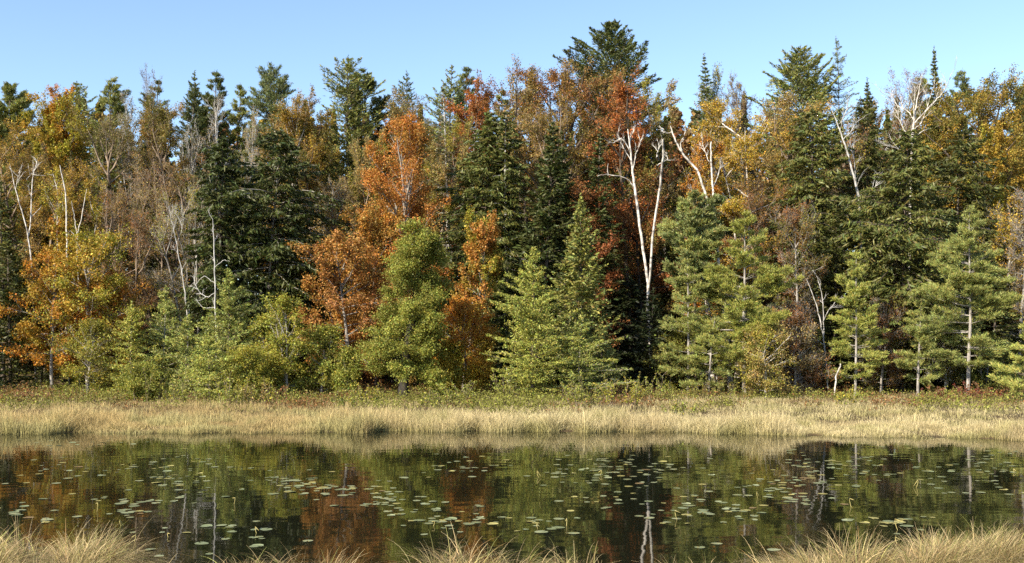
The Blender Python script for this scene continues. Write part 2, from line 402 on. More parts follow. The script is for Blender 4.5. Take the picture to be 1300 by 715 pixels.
        j, t, p, tg = kids(P1, 0, .10, 1.03, rng, cnt); n = len(j)
        sgn = np.where(rng.random(n) < .5, 1., -1.)
        sd_ = nrm(np.cross(tg, np.array([0, 0, 1.]))) * sgn[:, None]
        if style == 'tamarack':
            al = nrm(tg * .5 + rng.normal(0, .7, (n, 3)) + np.array([0, 0, .15]))
            reach = np.abs(rng.normal(0, 1, n)) * .20 * L1[j] * (1.1 - t)
            p = p + sd_ * reach[:, None] + rng.normal(0, .05, (n, 3)); ln = st['spray'] * rng.uniform(.6, 1.3, n)
        else:
            reach = rng.random(n) * .50 * L1[j] * (1.08 - t)
            p = p + nrm(tg * .55 + sd_)* reach[:, None] - np.array([0, 0, 1.]) * (st['droop'] * reach ** 1.3)[:, None] + rng.normal(0, .03, (n, 3))
            al = nrm(tg * .6 + sd_ * rng.uniform(.2, 1.1, (n, 1)) + rng.normal(0, .28, (n, 3)) - np.array([0, 0, st['droop']]) * rng.uniform(.2, 1.4, (n, 1)))
            ln = st['spray'] * rng.uniform(.6, 1.25, n) * np.clip(.5 + .4 * L1[j], .55, 1.1)
        nv = nrm(np.cross(al, nrm(rng.normal(size=(n, 3)))) + .5 * np.array([0, 0, 1.]))
        mx = np.clip(tone[j] * .5 + rng.random(n) * .3 + .3 * smooth(t, .6, 1.0), 0, 1)      # fresh growth at the branch tips
        cr.quads(cards(p, nv, al, st['sw'] * rng.uniform(.7, 1.5, n), ln), leaf_cols(n, ca, cb2, mx, rng, .22))
        # leader tip
        m = 26; pt = np.array([[0, 0, h * .985]]) * 1 + rng.normal(0, .05, (m, 3)) + (P0[0, -1] - np.array([0, 0, h * .985])) + np.array([0, 0, 1]) * rng.uniform(-.9, .15, (m, 1))
        al = nrm(rng.normal(0, .5, (m, 3)) + np.array([0, 0, 1.])); cr.quads(cards(pt, nrm(rng.normal(size=(m, 3))), al, np.full(m, .06), np.full(m, .22)), leaf_cols(m, ca, cb2, rng.random(m), rng, .2))
    return tr, cr

NPART = dict(n=0)
def plant(name, cat, label, geo, bark, px, d, leafm=LEAF, group=None, z=None, part='crown', stem='trunk'):
    x = (px - CX) / F * d
    zz = float(ground_z(x, d)) - .06 if z is None else z
    e = empty(name, (x, d, zz), label, cat, group)
    tr, cr = geo
    if tr.v: tr.build(stem, BARK[bark], e, smooth=True, colour=False)
    if cr.v: cr.build(part, leafm, e)
    return e

def size_of(px, ytop, d, wpx):
    x = (px - CX) / F * d
    zb = float(ground_z(x, d)) - .06
    return at(px, ytop, d)[2] - zb, wpx / F * d

SEED = [100]
def B(px, ytop, d, wpx, cb, ca, cb2, label, name='maple_tree', bark='brown', group=None, cat='tree', **kw):
    SEED[0] += 1; h, w = size_of(px, ytop, d - .3 * wpx / F * d, wpx); w *= d / (d - .3 * wpx / F * d)
    return plant(name, cat, label, broadleaf(h, w, cb, SEED[0], ca, cb2, **kw), bark, px, d, LEAF, group)
def N(px, ytop, d, wpx, cb, ca, cb2, label, name='spruce_tree', style='spruce', bark='brown', group=None, **kw):
    SEED[0] += 1; h, w = size_of(px, ytop, d, wpx)
    return plant(name, 'tree', label, conifer(h, w, cb, SEED[0], ca, cb2, style, **kw), bark, px, d, NEEDLE, group)

SKY_PINES = 'white pines along the skyline'
# ---- skyline row
N(20, 105, 94, 74, .30, 'pine', 'pinelight', 'bushy dark green pine at the skyline, first from the picture edge by the golden maple', 'pine_tree', 'pine', group=SKY_PINES, dens=1.3)
N(78, 92, 98, 74, .35, 'pine', 'pinelight', 'round topped green pine on the skyline directly above the orange topped golden maple', 'pine_tree', 'strobus', group=SKY_PINES, dens=1.2)
N(137, 96, 97, 58, .35, 'pine', 'pinelight', 'light green thin topped pine between the golden maple and the whitish bare tree', 'pine_tree', 'pine', group=SKY_PINES)
N(183, 94, 101, 44, .35, 'pine', 'sprucemid', 'small narrow pine crown rising directly above the whitish bare tree', 'pine_tree', 'pine', group=SKY_PINES)
N(250, 82, 96, 40, .35, 'sprucemid', 'pine', 'taller of the twin narrow dark pine spires on the skyline', 'pine_tree', 'strobus', group=SKY_PINES, dens=1.4)
N(271, 87, 96.8, 42, .35, 'sprucemid', 'pine', 'shorter of the twin narrow dark pine spires, one limb reaching sideways', 'pine_tree', 'pine', group=SKY_PINES, dens=1.4)
N(236, 108, 94, 34, .4, 'spruce', 'sprucemid', 'small dark evergreen top tucked under the taller twin pine spire', 'pine_tree', 'pine', group=SKY_PINES)
N(292, 104, 97, 36, .4, 'pine', 'pinelight', 'stubby rounded pine top just past the twin pine spires', 'pine_tree', 'pine', group=SKY_PINES)
N(346, 76, 95, 84, .30, 'pine', 'bluegreen', 'open layered pine with bare gaps between limbs above the bronze hardwoods', 'pine_tree', 'pine', group=SKY_PINES, dens=.75)
N(442, 69, 93, 84, .3, 'pine', 'pinelight', 'broad dense pine, bigger of the touching pair above the tan hardwoods', 'pine_tree', 'strobus', group=SKY_PINES, dens=1.2, ramp=.2)
N(474, 80, 95, 66, .3, 'sprucemid', 'pine', 'darker pine leaning against the broad dense pine, side limbs sticking out', 'pine_tree', 'pine', group=SKY_PINES)
N(522, 86, 96, 62, .3, 'pine', 'hemlock', 'dark pyramidal pine alone between the pine pair and the feathery topped pine', 'pine_tree', 'strobus', group=SKY_PINES)
N(562, 74, 94, 66, .3, 'pine', 'pinelight', 'feathery topped pine with fanned limbs behind the grey half dead spruce', 'pine_tree', 'strobus', group=SKY_PINES)
N(594, 80, 97, 48, .35, 'pine', 'bluegreen', 'pale blue green pine top just above the high red maple', 'pine_tree', 'pine', group=SKY_PINES)
N(613, 92, 93, 16, .4, 'spruce', 'rust', 'thin brownish spruce tip poking up beside the high red maple', group='spruces in the woods')
N(640, 112, 93, 54, .3, 'pine', 'pinelight', 'low yellowish green pine crown between the red maple and the bronze dome', 'pine_tree', 'pine', group=SKY_PINES)
N(656, 112, 88, 22, .25, 'sprucemid', 'rust', 'slender spruce tip with brown cones beside the bronze dome', group='spruces in the woods')
N(788, 16, 90, 118, .22, 'pine', 'sprucemid', 'tallest pine of all, great pyramid standing high above the red maple', 'pine_tree', 'strobus', dens=2.6, ramp=.225, gap=.62)
N(914, 61, 91, 58, .25, 'sprucemid', 'bluegreen', 'tall steep blue green spruce above the golden birches', dens=1.1)
N(1028, 47, 92, 108, .25, 'pine', 'pinelight', 'big rounded yellow green pine above the dark spreading hemlock', 'pine_tree', 'strobus', dens=2.2, ramp=.2)
N(1070, 46, 95, 56, .4, 'tamdull', 'hemlock', 'thin see-through tamarack top beside the big rounded pine', 'tamarack_tree', 'tamarack', dens=.8, gap=.7, trunk_r=.12, ramp=.4)
N(1098, 98, 90, 60, .3, 'spruce', 'hemlock', 'ragged dark spruce below the thin tamarack top', group='spruces in the woods')
N(1175, 90, 93, 56, .3, 'pine', 'pinelight', 'round green pine crown behind the dead white birch', 'pine_tree', 'pine', group=SKY_PINES, dens=1.2)
N(1198, 56, 92, 36, .25, 'sprucemid', 'hemlock', 'needle thin spruce spire standing alone above the golden oak', dens=2.0, gap=.34)
N(1227, 91, 98, 46, .3, 'bluegreen', 'pine', 'small bluish pine tip just above the golden oak crown', 'pine_tree', 'pine', group=SKY_PINES)
N(1296, 96, 96, 60, .3, 'pine', 'bluegreen', 'dark pine at the skyline beside the golden oak, last before the picture edge', 'pine_tree', 'pine', group=SKY_PINES)
B(212, 78, 96, 52, .5, 'mauve', 'brown', 'bare wispy purplish treetop against the sky beside the twin pine spires', 'bare_tree', 'tan', dens=.12, bare=1, leaf=.14, steep=1.25, nb=16)
B(180, 122, 90, 50, .5, 'brown', 'olive', 'whitish bare forked hardwood below the small narrow skyline pine', 'bare_tree', 'silver', dens=.10, bare=.8, steep=1.35, stems=3, spread=.5)
B(952, 93, 97, 50, .4, 'mauve', 'tan', 'pale mauve nearly bare treetop between the steep spruce and the big pine', 'bare_tree', 'tan', dens=.5, bare=1, leaf=.13)
B(1130, 92, 93, 62, .4, 'rust', 'brown', 'bare reddish brown treetop between the thin tamarack and dead white birch', 'bare_tree', 'grey', dens=.28, bare=1, leaf=.14, steep=1.2)
B(878, 82, 93, 72, .3, 'yellowgreen', 'tan', 'sparse yellow green poplar with thin airy top beside the steep spruce', 'poplar_tree', 'grey', dens=.45, bare=.5, leaf=.16, steep=1.3)
# ---- hardwoods of the middle wood
B(675, 98, 90, 80, .3, 'bronze', 'tan', 'smaller bronze hardwood shouldering the wide bronze dome', 'hardwood_tree', dens=1.2, bare=.2, leaf=.18)
B(742, 98, 91, 66, .3, 'bronze', 'gold', 'golden bronze hardwood tucked against the tallest pine', 'hardwood_tree', dens=1.3, bare=.2, leaf=.18)
B(850, 108, 90, 80, .3, 'tan', 'yellowgreen', 'pale yellow tan hardwood between red maple and yellow green poplar', 'hardwood_tree', 'grey', dens=1.0, bare=.4, leaf=.17)
B(1105, 118, 92, 70, .3, 'bronze', 'olive', 'olive bronze hardwood behind the ragged dark spruce', 'hardwood_tree', 'grey', dens=1.0, bare=.3, leaf=.17)
B(712, 82, 88, 150, .25, 'bronze', 'rust', 'wide bronze brown domed hardwood beneath the tallest pine', 'hardwood_tree', dens=1.7, bare=.2, nb=44, leaf=.18)
B(718, 128, 84, 120, .2, 'olive', 'bronze', 'olive hardwood with pale upright stems just below the bronze dome', 'hardwood_tree', 'tan', dens=.8, bare=.6, leaf=.16, steep=1.3)
B(803, 106, 83, 128, .18, 'redorange', 'rust', 'fiery red orange maple behind the twin white birch', 'maple_tree', dens=1.0, nb=30, mixmode='clump', bare=.2)
B(820, 215, 80, 100, .15, 'red', 'olive', 'deep red lower maple crown showing between the white birch trunks', 'maple_tree', 'dark', dens=.5, nb=24)
B(600, 100, 90, 66, .4, 'redorange', 'rust', 'high red maple crown between feathery pine and bronze dome', 'maple_tree', dens=1.0)
B(936, 126, 82, 116, .22, 'yellow', 'gold', 'bright golden yellow birch beside the two white leaning trunks', 'birch_tree', 'birch', dens=1.5, bare=.2, stems=3, spread=.4, leaf=.17)
B(905, 168, 80, 70, .2, 'gold', 'orange', 'smaller orange gold birch crown wrapping the straight white trunk', 'birch_tree', 'birch', dens=1.15, leaf=.17, bare=.2)
B(985, 132, 87, 80, .3, 'tan', 'gold', 'pale gold hardwood between the golden birch and the big rounded pine', 'hardwood_tree', 'tan', dens=.9, bare=.4)
B(958, 228, 78, 90, .1, 'rust', 'gold', 'rusty twiggy hardwood under the golden birch', 'hardwood_tree', 'tan', dens=.5, bare=.8, leaf=.15)
B(1046, 165, 86, 80, .4, 'rust', 'yellowgreen', 'thin rusty red treetop just beneath the big rounded pine', 'hardwood_tree', 'tan', dens=.45, bare=.8, leaf=.15)
B(1014, 262, 74, 58, .2, 'rust', 'olive', 'sparse brown leaved small maple in front of the dark spreading hemlock', 'maple_tree', 'grey', dens=.5, bare=.2, leaf=.15)
B(1236, 96, 86, 150, .3, 'gold', 'olive', 'broad golden brown oak on the ridge under the needle thin spire', 'oak_tree', dens=1.9, nb=46, leaf=.19)
B(1285, 152, 80, 86, .2, 'yellowgreen', 'gold', 'yellow green hardwood below the golden oak by the picture edge', 'hardwood_tree', 'grey', dens=.95)
B(1272, 250, 75, 70, .2, 'yellow', 'gold', 'small bright yellow leaved maple in shade behind the tall open pine', 'maple_tree', 'grey', dens=.45, bare=.4, leaf=.18)
B(1292, 225, 74, 40, .25, 'brown', 'tan', 'bare greyish branching tree beneath the yellow green hardwood', 'bare_tree', 'grey', dens=.1, bare=.8)
B(94, 108, 86, 110, .22, 'gold', 'yellowgreen', 'tall golden maple with orange tip and yellow green flanks', 'maple_tree', dens=1.4, nb=32, mixmode='clump')
B(96, 112, 88.5, 60, .55, 'orange', 'gold', 'orange tip of a maple rising behind the tall golden maple', 'maple_tree', dens=.8)
B(22, 158, 84, 96, .2, 'bronze', 'gold', 'bronze brown hardwood beneath the first skyline pine', 'hardwood_tree', 'tan', dens=1, bare=.7, leaf=.16)
B(150, 146, 86, 96, .2, 'olive', 'brown', 'dull olive brown twiggy hardwood past the golden maple', 'hardwood_tree', 'tan', dens=0.85, bare=1, leaf=.14)
B(224, 138, 88, 70, .25, 'bronze', 'olive', 'bronze orange hardwood below the wispy purplish treetop', 'hardwood_tree', 'tan', dens=1.1, bare=.7, leaf=.16)
B(205, 196, 80, 100, .15, 'rust', 'tan', 'reddish brown bare twiggy hardwood with wispy upright stems', 'bare_tree', 'tan', dens=.40, bare=1, leaf=.13, stems=3, steep=1.3)
B(160, 232, 77, 90, .15, 'bronze', 'rust', 'brown bare twiggy tree behind the small yellow tamarack', 'bare_tree', 'tan', dens=.40, bare=1, leaf=.13, stems=2, steep=1.3)
B(243, 240, 76, 76, .15, 'tan', 'yellowgreen', 'pale thin stemmed tree with few leaves beside the dark fir', 'bare_tree', 'grey', dens=.40, bare=1, leaf=.13, stems=3, steep=1.35)
B(268, 128, 90, 80, .35, 'tan', 'brown', 'clump of pale bare stems below the twin pine spires', 'bare_tree', 'silver', dens=.16, bare=1, leaf=.13, stems=3, steep=1.35, spread=.5)
B(304, 140, 89, 50, .4, 'tan', 'gold', 'grey white bare branching tree behind the dark fir top', 'bare_tree', 'silver', dens=.18, bare=1, leaf=.13, steep=1.3)
B(347, 112, 88, 96, .3, 'bronze', 'gold', 'golden bronze hardwood under the open layered pine, pale trunk showing', 'hardwood_tree', 'birch', dens=1.4, bare=.5, leaf=.16)
B(396, 128, 88, 84, .3, 'gold', 'olive', 'dull gold hardwood crown next to the broad dense pine', 'hardwood_tree', 'tan', dens=1.3, bare=.4, leaf=.16)
B(436, 165, 84, 96, .2, 'tan', 'yellowgreen', 'tan and yellow hardwood between the dark fir and the spiky orange maple', 'hardwood_tree', 'tan', dens=1.1, bare=.6, leaf=.15)
B(420, 230, 79, 70, .15, 'tan', 'bronze', 'thin tan poplar with a straight pale trunk beside the dark fir', 'poplar_tree', 'grey', dens=.55, bare=.6, leaf=.15)
B(502, 144, 76.5, 108, .18, (.43, .175, .038), (.38, .21, .05), 'spiky upright orange maple flaming in the middle of the wood', 'maple_tree', 'grey', dens=1.35, nb=40, steep=1.5, up=.22, leaf=.17, taper=.3)
B(545, 142, 83, 86, .2, 'tan', 'yellowgreen', 'mottled yellow green hardwood just behind the spiky orange maple', 'hardwood_tree', 'tan', dens=.9, leaf=.16, bare=.3)
B(535, 120, 88, 70, .3, 'olive', 'tan', 'olive tan crown below the dark pyramidal pine', 'hardwood_tree', 'tan', dens=.85, leaf=.16, bare=.4)
B(443, 296, 70, 104, .14, (.40, .21, .055), (.33, .16, .05), 'wide low orange maple with drooping skirt beside the dark fir', 'maple_tree', 'grey', dens=1.0, nb=30, steep=.7)
B(478, 262, 74, 96, .12, (.47, .235, .045), 'bronze', 'burnt orange lower maple under the spiky orange maple', 'maple_tree', dens=.8)
B(588, 268, 70.5, 82, .12, (.40, .19, .045), 'yellowgreen', 'orange and yellow green two toned maple past the round green alder', 'maple_tree', 'grey', dens=1.05, nb=28, mixmode='clump')
B(590, 378, 66, 70, .12, 'orange', 'yellow', 'low orange maple with yellow lower leaves beneath the two toned maple', 'maple_tree', 'grey', dens=.85, mixmode='top', leaf=.16)
B(745, 232, 75, 72, .25, 'red', 'rust', 'small dark red maple wedged behind the cone shaped cedar', 'maple_tree', 'dark', dens=.75)
B(66, 318, 70, 92, .2, 'orange', 'gold', 'vivid orange maple on the wood edge with trailing lower limbs', 'maple_tree', 'grey', dens=.6, nb=26, steep=.8)
B(112, 290, 71, 108, .22, 'yellowgreen', 'gold', 'yellow green maple with grey trunk beside the vivid orange maple', 'maple_tree', 'grey', dens=.8, nb=26)
B(52, 270, 76, 66, .2, 'gold', 'orange', 'gold orange small maple behind the vivid orange maple', 'maple_tree', 'dark', dens=.8)
B(155, 345, 73, 70, .15, 'gold', 'orange', 'golden orange sapling maple between the yellow green maple and tamaracks', 'maple_tree', 'grey', dens=.6)
B(60, 200, 81, 80, .2, 'bronze', 'gold', 'bronze hardwood with thin white trunks standing in front', 'hardwood_tree', 'tan', dens=0.9, bare=.7, leaf=.15)
B(93, 218, 79, 70, .3, 'yellowgreen', 'gold', 'yellow leaved birch with two white trunks under the golden maple', 'birch_tree', 'birch', dens=.6, stems=2, leaf=.16)
# ---- dark evergreens of the middle wood
N(280, 172, 73, 84, .12, 'spruce', 'sprucemid', 'dark fir with narrow top, first of the two black green firs', 'fir_tree', 'hemlock', dens=1.5, ramp=.3)
N(338, 158, 73.5, 128, .08, 'spruce', 'sprucemid', 'big black green fir with pale trunk streak, wider of the dark pair', 'fir_tree', 'hemlock', dens=1.6, ramp=.28, bark='grey')
N(384, 225, 75, 70, .06, 'spruce', 'sprucemid', 'narrow shaded spruce between the big fir and the wide orange maple', dens=1.4, group='spruces in the woods')
N(570, 105, 86, 62, .35, 'deadneedle', 'hemlock', 'grey half dead spruce with a bare white trunk', 'spruce_tree', 'spruce', bark='silver', dens=.45, gap=.6)
N(612, 132, 78, 98, .1, 'sprucemid', 'hemlock', 'tall soft green spruce next to the grey half dead spruce', 'spruce_tree', 'hemlock', dens=1.6, ramp=.4)
N(646, 130, 77, 74, .1, 'sprucemid', 'hemlock', 'tall spruce with a pale bare trunk line down its middle', 'spruce_tree', 'hemlock', bark='silver', dens=1.25, gap=.45)
N(690, 150, 75, 92, .08, 'spruce', 'sprucemid', 'dense black green cone shaped spruce, widest of the dark spire trio', dens=1.9)
N(718, 160, 76, 56, .1, 'spruce', 'sprucemid', 'slim dark spruce in the middle of the dark spire trio', dens=1.3)
N(754, 148, 76, 58, .1, 'spruce', 'sprucemid', 'dark pointed spruce beside the horizontal white birch limb', dens=1.25)
N(826, 364, 70.3, 60, .03, (.02, .027, .009), (.026, .034, .011), 'black shaded spruce in the deep gap under the twin birch', 'spruce_tree', 'spruce', bark='dark', dens=1.1)  # needles coloured near black, the shade of the gap put into the colour
N(800, 350, 77, 110, .03, (.02, .027, .009), (.026, .034, .011), 'unlit spruce at the back of the dark gap', 'spruce_tree', 'spruce', bark='dark', dens=1.1)  # same darkened needle colour, standing in for shade at the back
N(740, 244, 67, 78, .05, 'hemlock', 'pinelight', 'soft green cone shaped cedar rising behind the small bushy tamarack', 'cedar_tree', 'cedar', dens=1.0)
N(882, 246, 70, 70, .5, 'bluegreen', 'pinelight', 'blue green pine clump around the straight white trunk', 'pine_tree', 'pine', dens=1.4, gap=.6)
N(1035, 132, 79, 128, .1, 'hemlock', 'pine', 'dark spreading hemlock below the big rounded pine', 'hemlock_tree', 'hemlock', dens=1.3)
N(1060, 250, 76, 90, .06, 'spruce', 'hemlock', 'shaded spruce beneath the spreading hemlock and grey dead tree', dens=1.1)
N(1112, 112, 82, 76, .15, 'hemlock', 'spruce', 'uneven hemlock crown between grey dead tree and dead white birch', 'hemlock_tree', 'hemlock', dens=1.0)
N(1146, 158, 72, 132, .05, 'hemlock', 'pine', 'huge draping hemlock in front of the dead white birch', 'hemlock_tree', 'hemlock', dens=1.45)
N(1212, 162, 78, 120, .1, 'hemlock', 'spruce', 'dark hemlock under the golden oak behind the tall open pine', 'hemlock_tree', 'hemlock', dens=1.2)
N(1265, 320, 73, 80, .05, 'spruce', 'hemlock', 'low dark spruce behind the tall open pine near the picture edge', dens=1.1)
N(14, 300, 72, 90, .04, 'spruce', 'hemlock', 'shaded dark spruce at the picture edge beside the vivid orange maple', dens=1.2)
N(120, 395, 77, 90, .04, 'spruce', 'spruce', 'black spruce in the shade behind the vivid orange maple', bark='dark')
N(4, 225, 80, 60, .2, 'spruce', 'hemlock', 'dark evergreen at the picture edge below the first skyline pine')
N(560, 330, 77, 90, .05, 'spruce', 'hemlock', 'dark spruce filling the gap behind the two toned maple')
N(640, 330, 74, 70, .04, 'spruce', 'sprucemid', 'shaded spruce behind the brightest tamarack')

# ---- trees of the meadow edge
TAMS = 'tamaracks and cedars at the meadow edge'
N(166, 384, 66, 82, .06, 'tamarack', 'yellowgreen', 'small yellow green tamarack nearest the yellow green maple', 'tamarack_tree', 'tamarack', group=TAMS)
N(207, 362, 67.5, 72, .08, 'tamdull', 'tamarack', 'dull green tamarack between the yellow green tamarack and the bushy pair', 'tamarack_tree', 'tamarack', group=TAMS, bark='grey')
N(289, 340, 65, 92, .08, 'tamdull', 'tamarack', 'taller soft green tamarack before the dark firs', 'tamarack_tree', 'tamarack', group=TAMS, dens=1.2)
N(236, 400, 66, 76, .06, 'tamdull', 'tamarack', 'small grey green tamarack beside the grey snag with curved limbs', 'tamarack_tree', 'tamarack', group=TAMS)
N(676, 310, 62, 108, .05, 'tamarack', 'lime', 'brightest tamarack, tall yellow green cone at the meadow edge', 'tamarack_tree', 'tamarack', dens=1.35)
N(735, 398, 62.5, 86, .07, 'tamarack', 'tamdull', 'small bushy tamarack beside the brightest tamarack', 'tamarack_tree', 'tamarack', group=TAMS, bark='grey')
N(764, 410, 65, 46, .1, 'tamdull', 'hemlock', 'slim dull tamarack at the rim of the dark gap', 'tamarack_tree', 'tamarack', group=TAMS)
YP = 'young pines at the meadow edge'
N(874, 325, 68, 66, .15, 'pinelight', 'tamdull', 'young pine beside the dark gap, narrow and pale trunked', 'pine_tree', 'youngpine', group=YP, bark='grey', dens=1.4)
N(945, 262, 67, 110, .12, 'pinelight', 'lime', 'large bright green young pine with flat layered limbs', 'pine_tree', 'youngpine', group=YP, bark='grey', dens=1.35)
N(900, 400, 66.5, 70, .12, 'pinelight', 'tamdull', 'low young pine filling under the large bright pine', 'pine_tree', 'youngpine', group=YP, bark='grey', dens=1.4)
N(1086, 316, 67, 64, .12, 'pinelight', 'tamarack', 'young pine with straight white stem before the shaded spruce', 'pine_tree', 'youngpine', group=YP, bark='grey', dens=1.5, trunk_r=.085)
N(1165, 378, 66.5, 54, .14, 'pinelight', 'tamdull', 'smallest young pine, white stemmed, before the huge draping hemlock', 'pine_tree', 'youngpine', group=YP, bark='grey', dens=1.5, trunk_r=.085)
N(1229, 260, 65, 90, .16, 'pinelight', 'tamdull', 'tall open pine with grey trunk and sparse tiers', 'pine_tree', 'youngpine', group=YP, bark='grey', dens=1.5, gap=.6, trunk_r=.12)
N(1302, 405, 59, 50, .02, 'tamarack', 'pinelight', 'dense yellow green young pine cut by the picture edge', 'pine_tree', 'youngpine', group=YP, dens=1.5)
B(513, 284, 62, 92, .15, 'leafgreen', 'lime', 'round crowned green alder with a thick dark trunk at the meadow edge', 'alder_tree', 'dark', dens=1.9, nb=48, leaf=.135, rad=.24, steep=.8, taper=.75)
SAP = 'leafy saplings at the meadow edge'
B(362, 374, 64, 50, .12, 'yellowgreen', 'lime', 'yellow green poplar sapling before the big dark fir', 'poplar_sapling', 'grey', group=SAP, dens=.36, leaf=.16, steep=1.5, stems=2, spread=.2)
B(338, 400, 65, 40, .15, 'lime', 'yellowgreen', 'thin upright sapling next to the poplar sapling', 'poplar_sapling', 'grey', group=SAP, dens=.34, leaf=.15, steep=1.5)
B(408, 412, 65, 42, .1, 'lime', 'leafgreen', 'green leafy sapling below the wide low orange maple', 'poplar_sapling', 'grey', group=SAP, dens=.36, leaf=.16, steep=1.45)
B(440, 440, 63.5, 30, .1, 'lime', 'leafgreen', 'light green sapling beside the round green alder', 'poplar_sapling', 'grey', group=SAP, dens=.36, leaf=.15, steep=1.45)
B(566, 430, 64.5, 34, .1, 'yellowgreen', 'yellow', 'pale yellow sapling on the far flank of the alder', 'poplar_sapling', 'grey', group=SAP, dens=.6, leaf=.15)
B(972, 412, 64.5, 56, .1, 'yellowgreen', 'tan', 'slender yellowish birch sapling below the large bright pine', 'birch_sapling', 'birch', group=SAP, dens=.6, leaf=.13, steep=1.2)
B(112, 405, 66, 60, .22, 'olive', 'yellowgreen', 'thin grey stemmed sapling beneath the yellow green maple', 'birch_sapling', 'grey', group=SAP, dens=.4, leaf=.14, steep=1.3)
B(1010, 385, 68, 76, .05, 'rust', 'tan', 'rust brown bushy sapling beside the large bright pine', 'maple_sapling', 'grey', group=SAP, dens=.55, leaf=.14, bare=.5)
B(1118, 375, 70, 50, .1, 'rust', 'olive', 'brown leaved sapling between the white stemmed young pines', 'maple_sapling', 'grey', group=SAP, dens=.4, leaf=.14, bare=.6)
B(1200, 395, 69, 46, .2, 'olive', 'leafgreen', 'half bare sapling between smallest pine and tall open pine', 'birch_sapling', 'silver', group=SAP, dens=.3, leaf=.13, bare=.6)
B(850, 420, 70, 50, .05, 'olive', 'leafgreen', 'leafy bush sapling at the foot of the narrow young pine', 'alder_sapling', 'grey', group=SAP, dens=.7, leaf=.13)
B(310, 440, 62, 56, .06, 'lime', 'yellowgreen', 'rounded yellow green alder bush below the taller soft green tamarack', 'alder_sapling', 'grey', group=SAP, dens=1.0, leaf=.12, stems=3)
N(266, 424, 60.5, 78, .03, 'tamarack', 'lime', 'low bright bushy tamarack nearest the water below its taller neighbours', 'tamarack_tree', 'tamarack', group=TAMS, dens=1.1)
B(184, 460, 60.5, 46, .05, 'leafgreen', 'lime', 'small bright green alder bush below the dull green tamarack', 'alder_sapling', 'grey', group=SAP, dens=1.0, leaf=.12, stems=3)
B(1250, 425, 69, 70, .05, 'leafgreen', 'hemlock', 'dark leafy bush between tall open pine and the edge pine', 'alder_sapling', 'grey', group=SAP, dens=1.0, leaf=.14, stems=3)

# ------------------------------------------------------------------ white birches and dead trees drawn limb by limb
def path_tree(name, cat, label, d, bark, paths, seed, base_y=None, twig=(), crown=None, tw_len=1.0, tw_n=5, slant=.5, group=None):
    """paths: lists of (px, py, radius); the first is the trunk, the others limbs, each at its own slant in depth"""
    rng = np.random.default_rng(seed); bx = paths[0][0][0]
    x0 = (bx - CX) / F * d; z0 = float(ground_z(x0, d)) - .08
    e = empty(name, (x0, d, z0), label, cat, group)
    for k, pt in enumerate(paths):
        P = np.array([at(a, b, d) for a, b, r in pt]); rr = np.array([r for a, b, r in pt]) * (.46 if bx < 500 or bx > 1140 else .6)
        if k == 0: P[0, 2] = z0
        s = np.linspace(0, 1, len(P)); q = np.linspace(0, 1, 4 * len(P))
        Q = np.stack([np.interp(q, s, P[:, i]) for i in range(3)], 1); rq = np.interp(q, s, rr)
        Ls = np.linalg.norm(P[-1] - P[0])
        if k:
            Q[:, 1] += q * Ls * rng.uniform(-slant, slant)
        kk = np.ones(3) / 3
        for i in range(3):
            Q[1:-1, i] = np.convolve(Q[:, i], kk, 'valid')
        Q[1:-1] += rng.normal(0, .018, Q[1:-1].shape)
        Q = Q - np.array([x0, d, z0])
        g = Geo(); g.tubes(Q[None], rq[None], 8 if k == 0 else 6)
        if k in twig:
            P1 = Q[None]; i2, t2, p2, g2 = kids(P1, tw_n, .35, 1.0, rng)
            L2 = tw_len * rng.uniform(.5, 1.2, len(i2)); P2 = grow(p2, side_dir(g2, rng.uniform(.4, .9, len(i2)), rng.random(len(i2)) * 6.28, rng), L2, 4, .12, .12, rng)
            g.tubes(P2, np.full((len(P2), 5), .022) * np.linspace(1, .35, 5)[None], 4)
            i3, t3, p3, g3 = kids(P2, 5, .2, 1.0, rng); L3 = .5 * tw_len * rng.uniform(.4, 1.1, len(i3))
            P3 = grow(p3, side_dir(g3, rng.uniform(.4, .9, len(i3)), rng.random(len(i3)) * 6.28, rng), L3, 3, .12, .12, rng)
            g.tubes(P3, np.full((len(P3), 4), .012) * np.linspace(1, .4, 4)[None], 3)
        g.build('trunk' if k == 0 else 'limb', BARK[bark], e, smooth=True, colour=False)
    return e

path_tree('birch_tree', 'tree', 'twin stemmed white birch with leafless limbs before the red maple', 71, 'birch', [
    [(829, 482, .20), (823, 400, .18), (823, 361, .17), (819.5, 334, .16), (813, 291, .155), (807, 247, .15), (803, 217, .13), (801, 193, .10), (797, 164, .05)],
    [(823, 372, .12), (824.6, 338, .145), (826, 291, .14), (833, 240, .13), (834.5, 205, .12), (832, 190, .09)],
    [(804, 238, .07), (799, 230, .06), (788, 225, .06), (769, 223, .05), (757, 226, .03)],
    [(772, 223, .04), (771, 216, .035), (772, 208, .02)],
    [(803, 217, .08), (807, 195, .07), (815, 174, .03)],
    [(801, 195, .07), (789, 175, .06), (778, 184, .03)],
    [(802, 205, .06), (792, 190, .05), (784, 172, .03)],
    [(801, 193, .05), (799, 178, .04), (806, 163, .02)],
    [(834, 210, .06), (841, 206, .05), (848, 202, .03)],
    [(833, 200, .06), (836, 190, .05), (840, 182, .025)],
], 5, twig=(4, 5, 6, 7, 8, 9), tw_len=.7, tw_n=4)
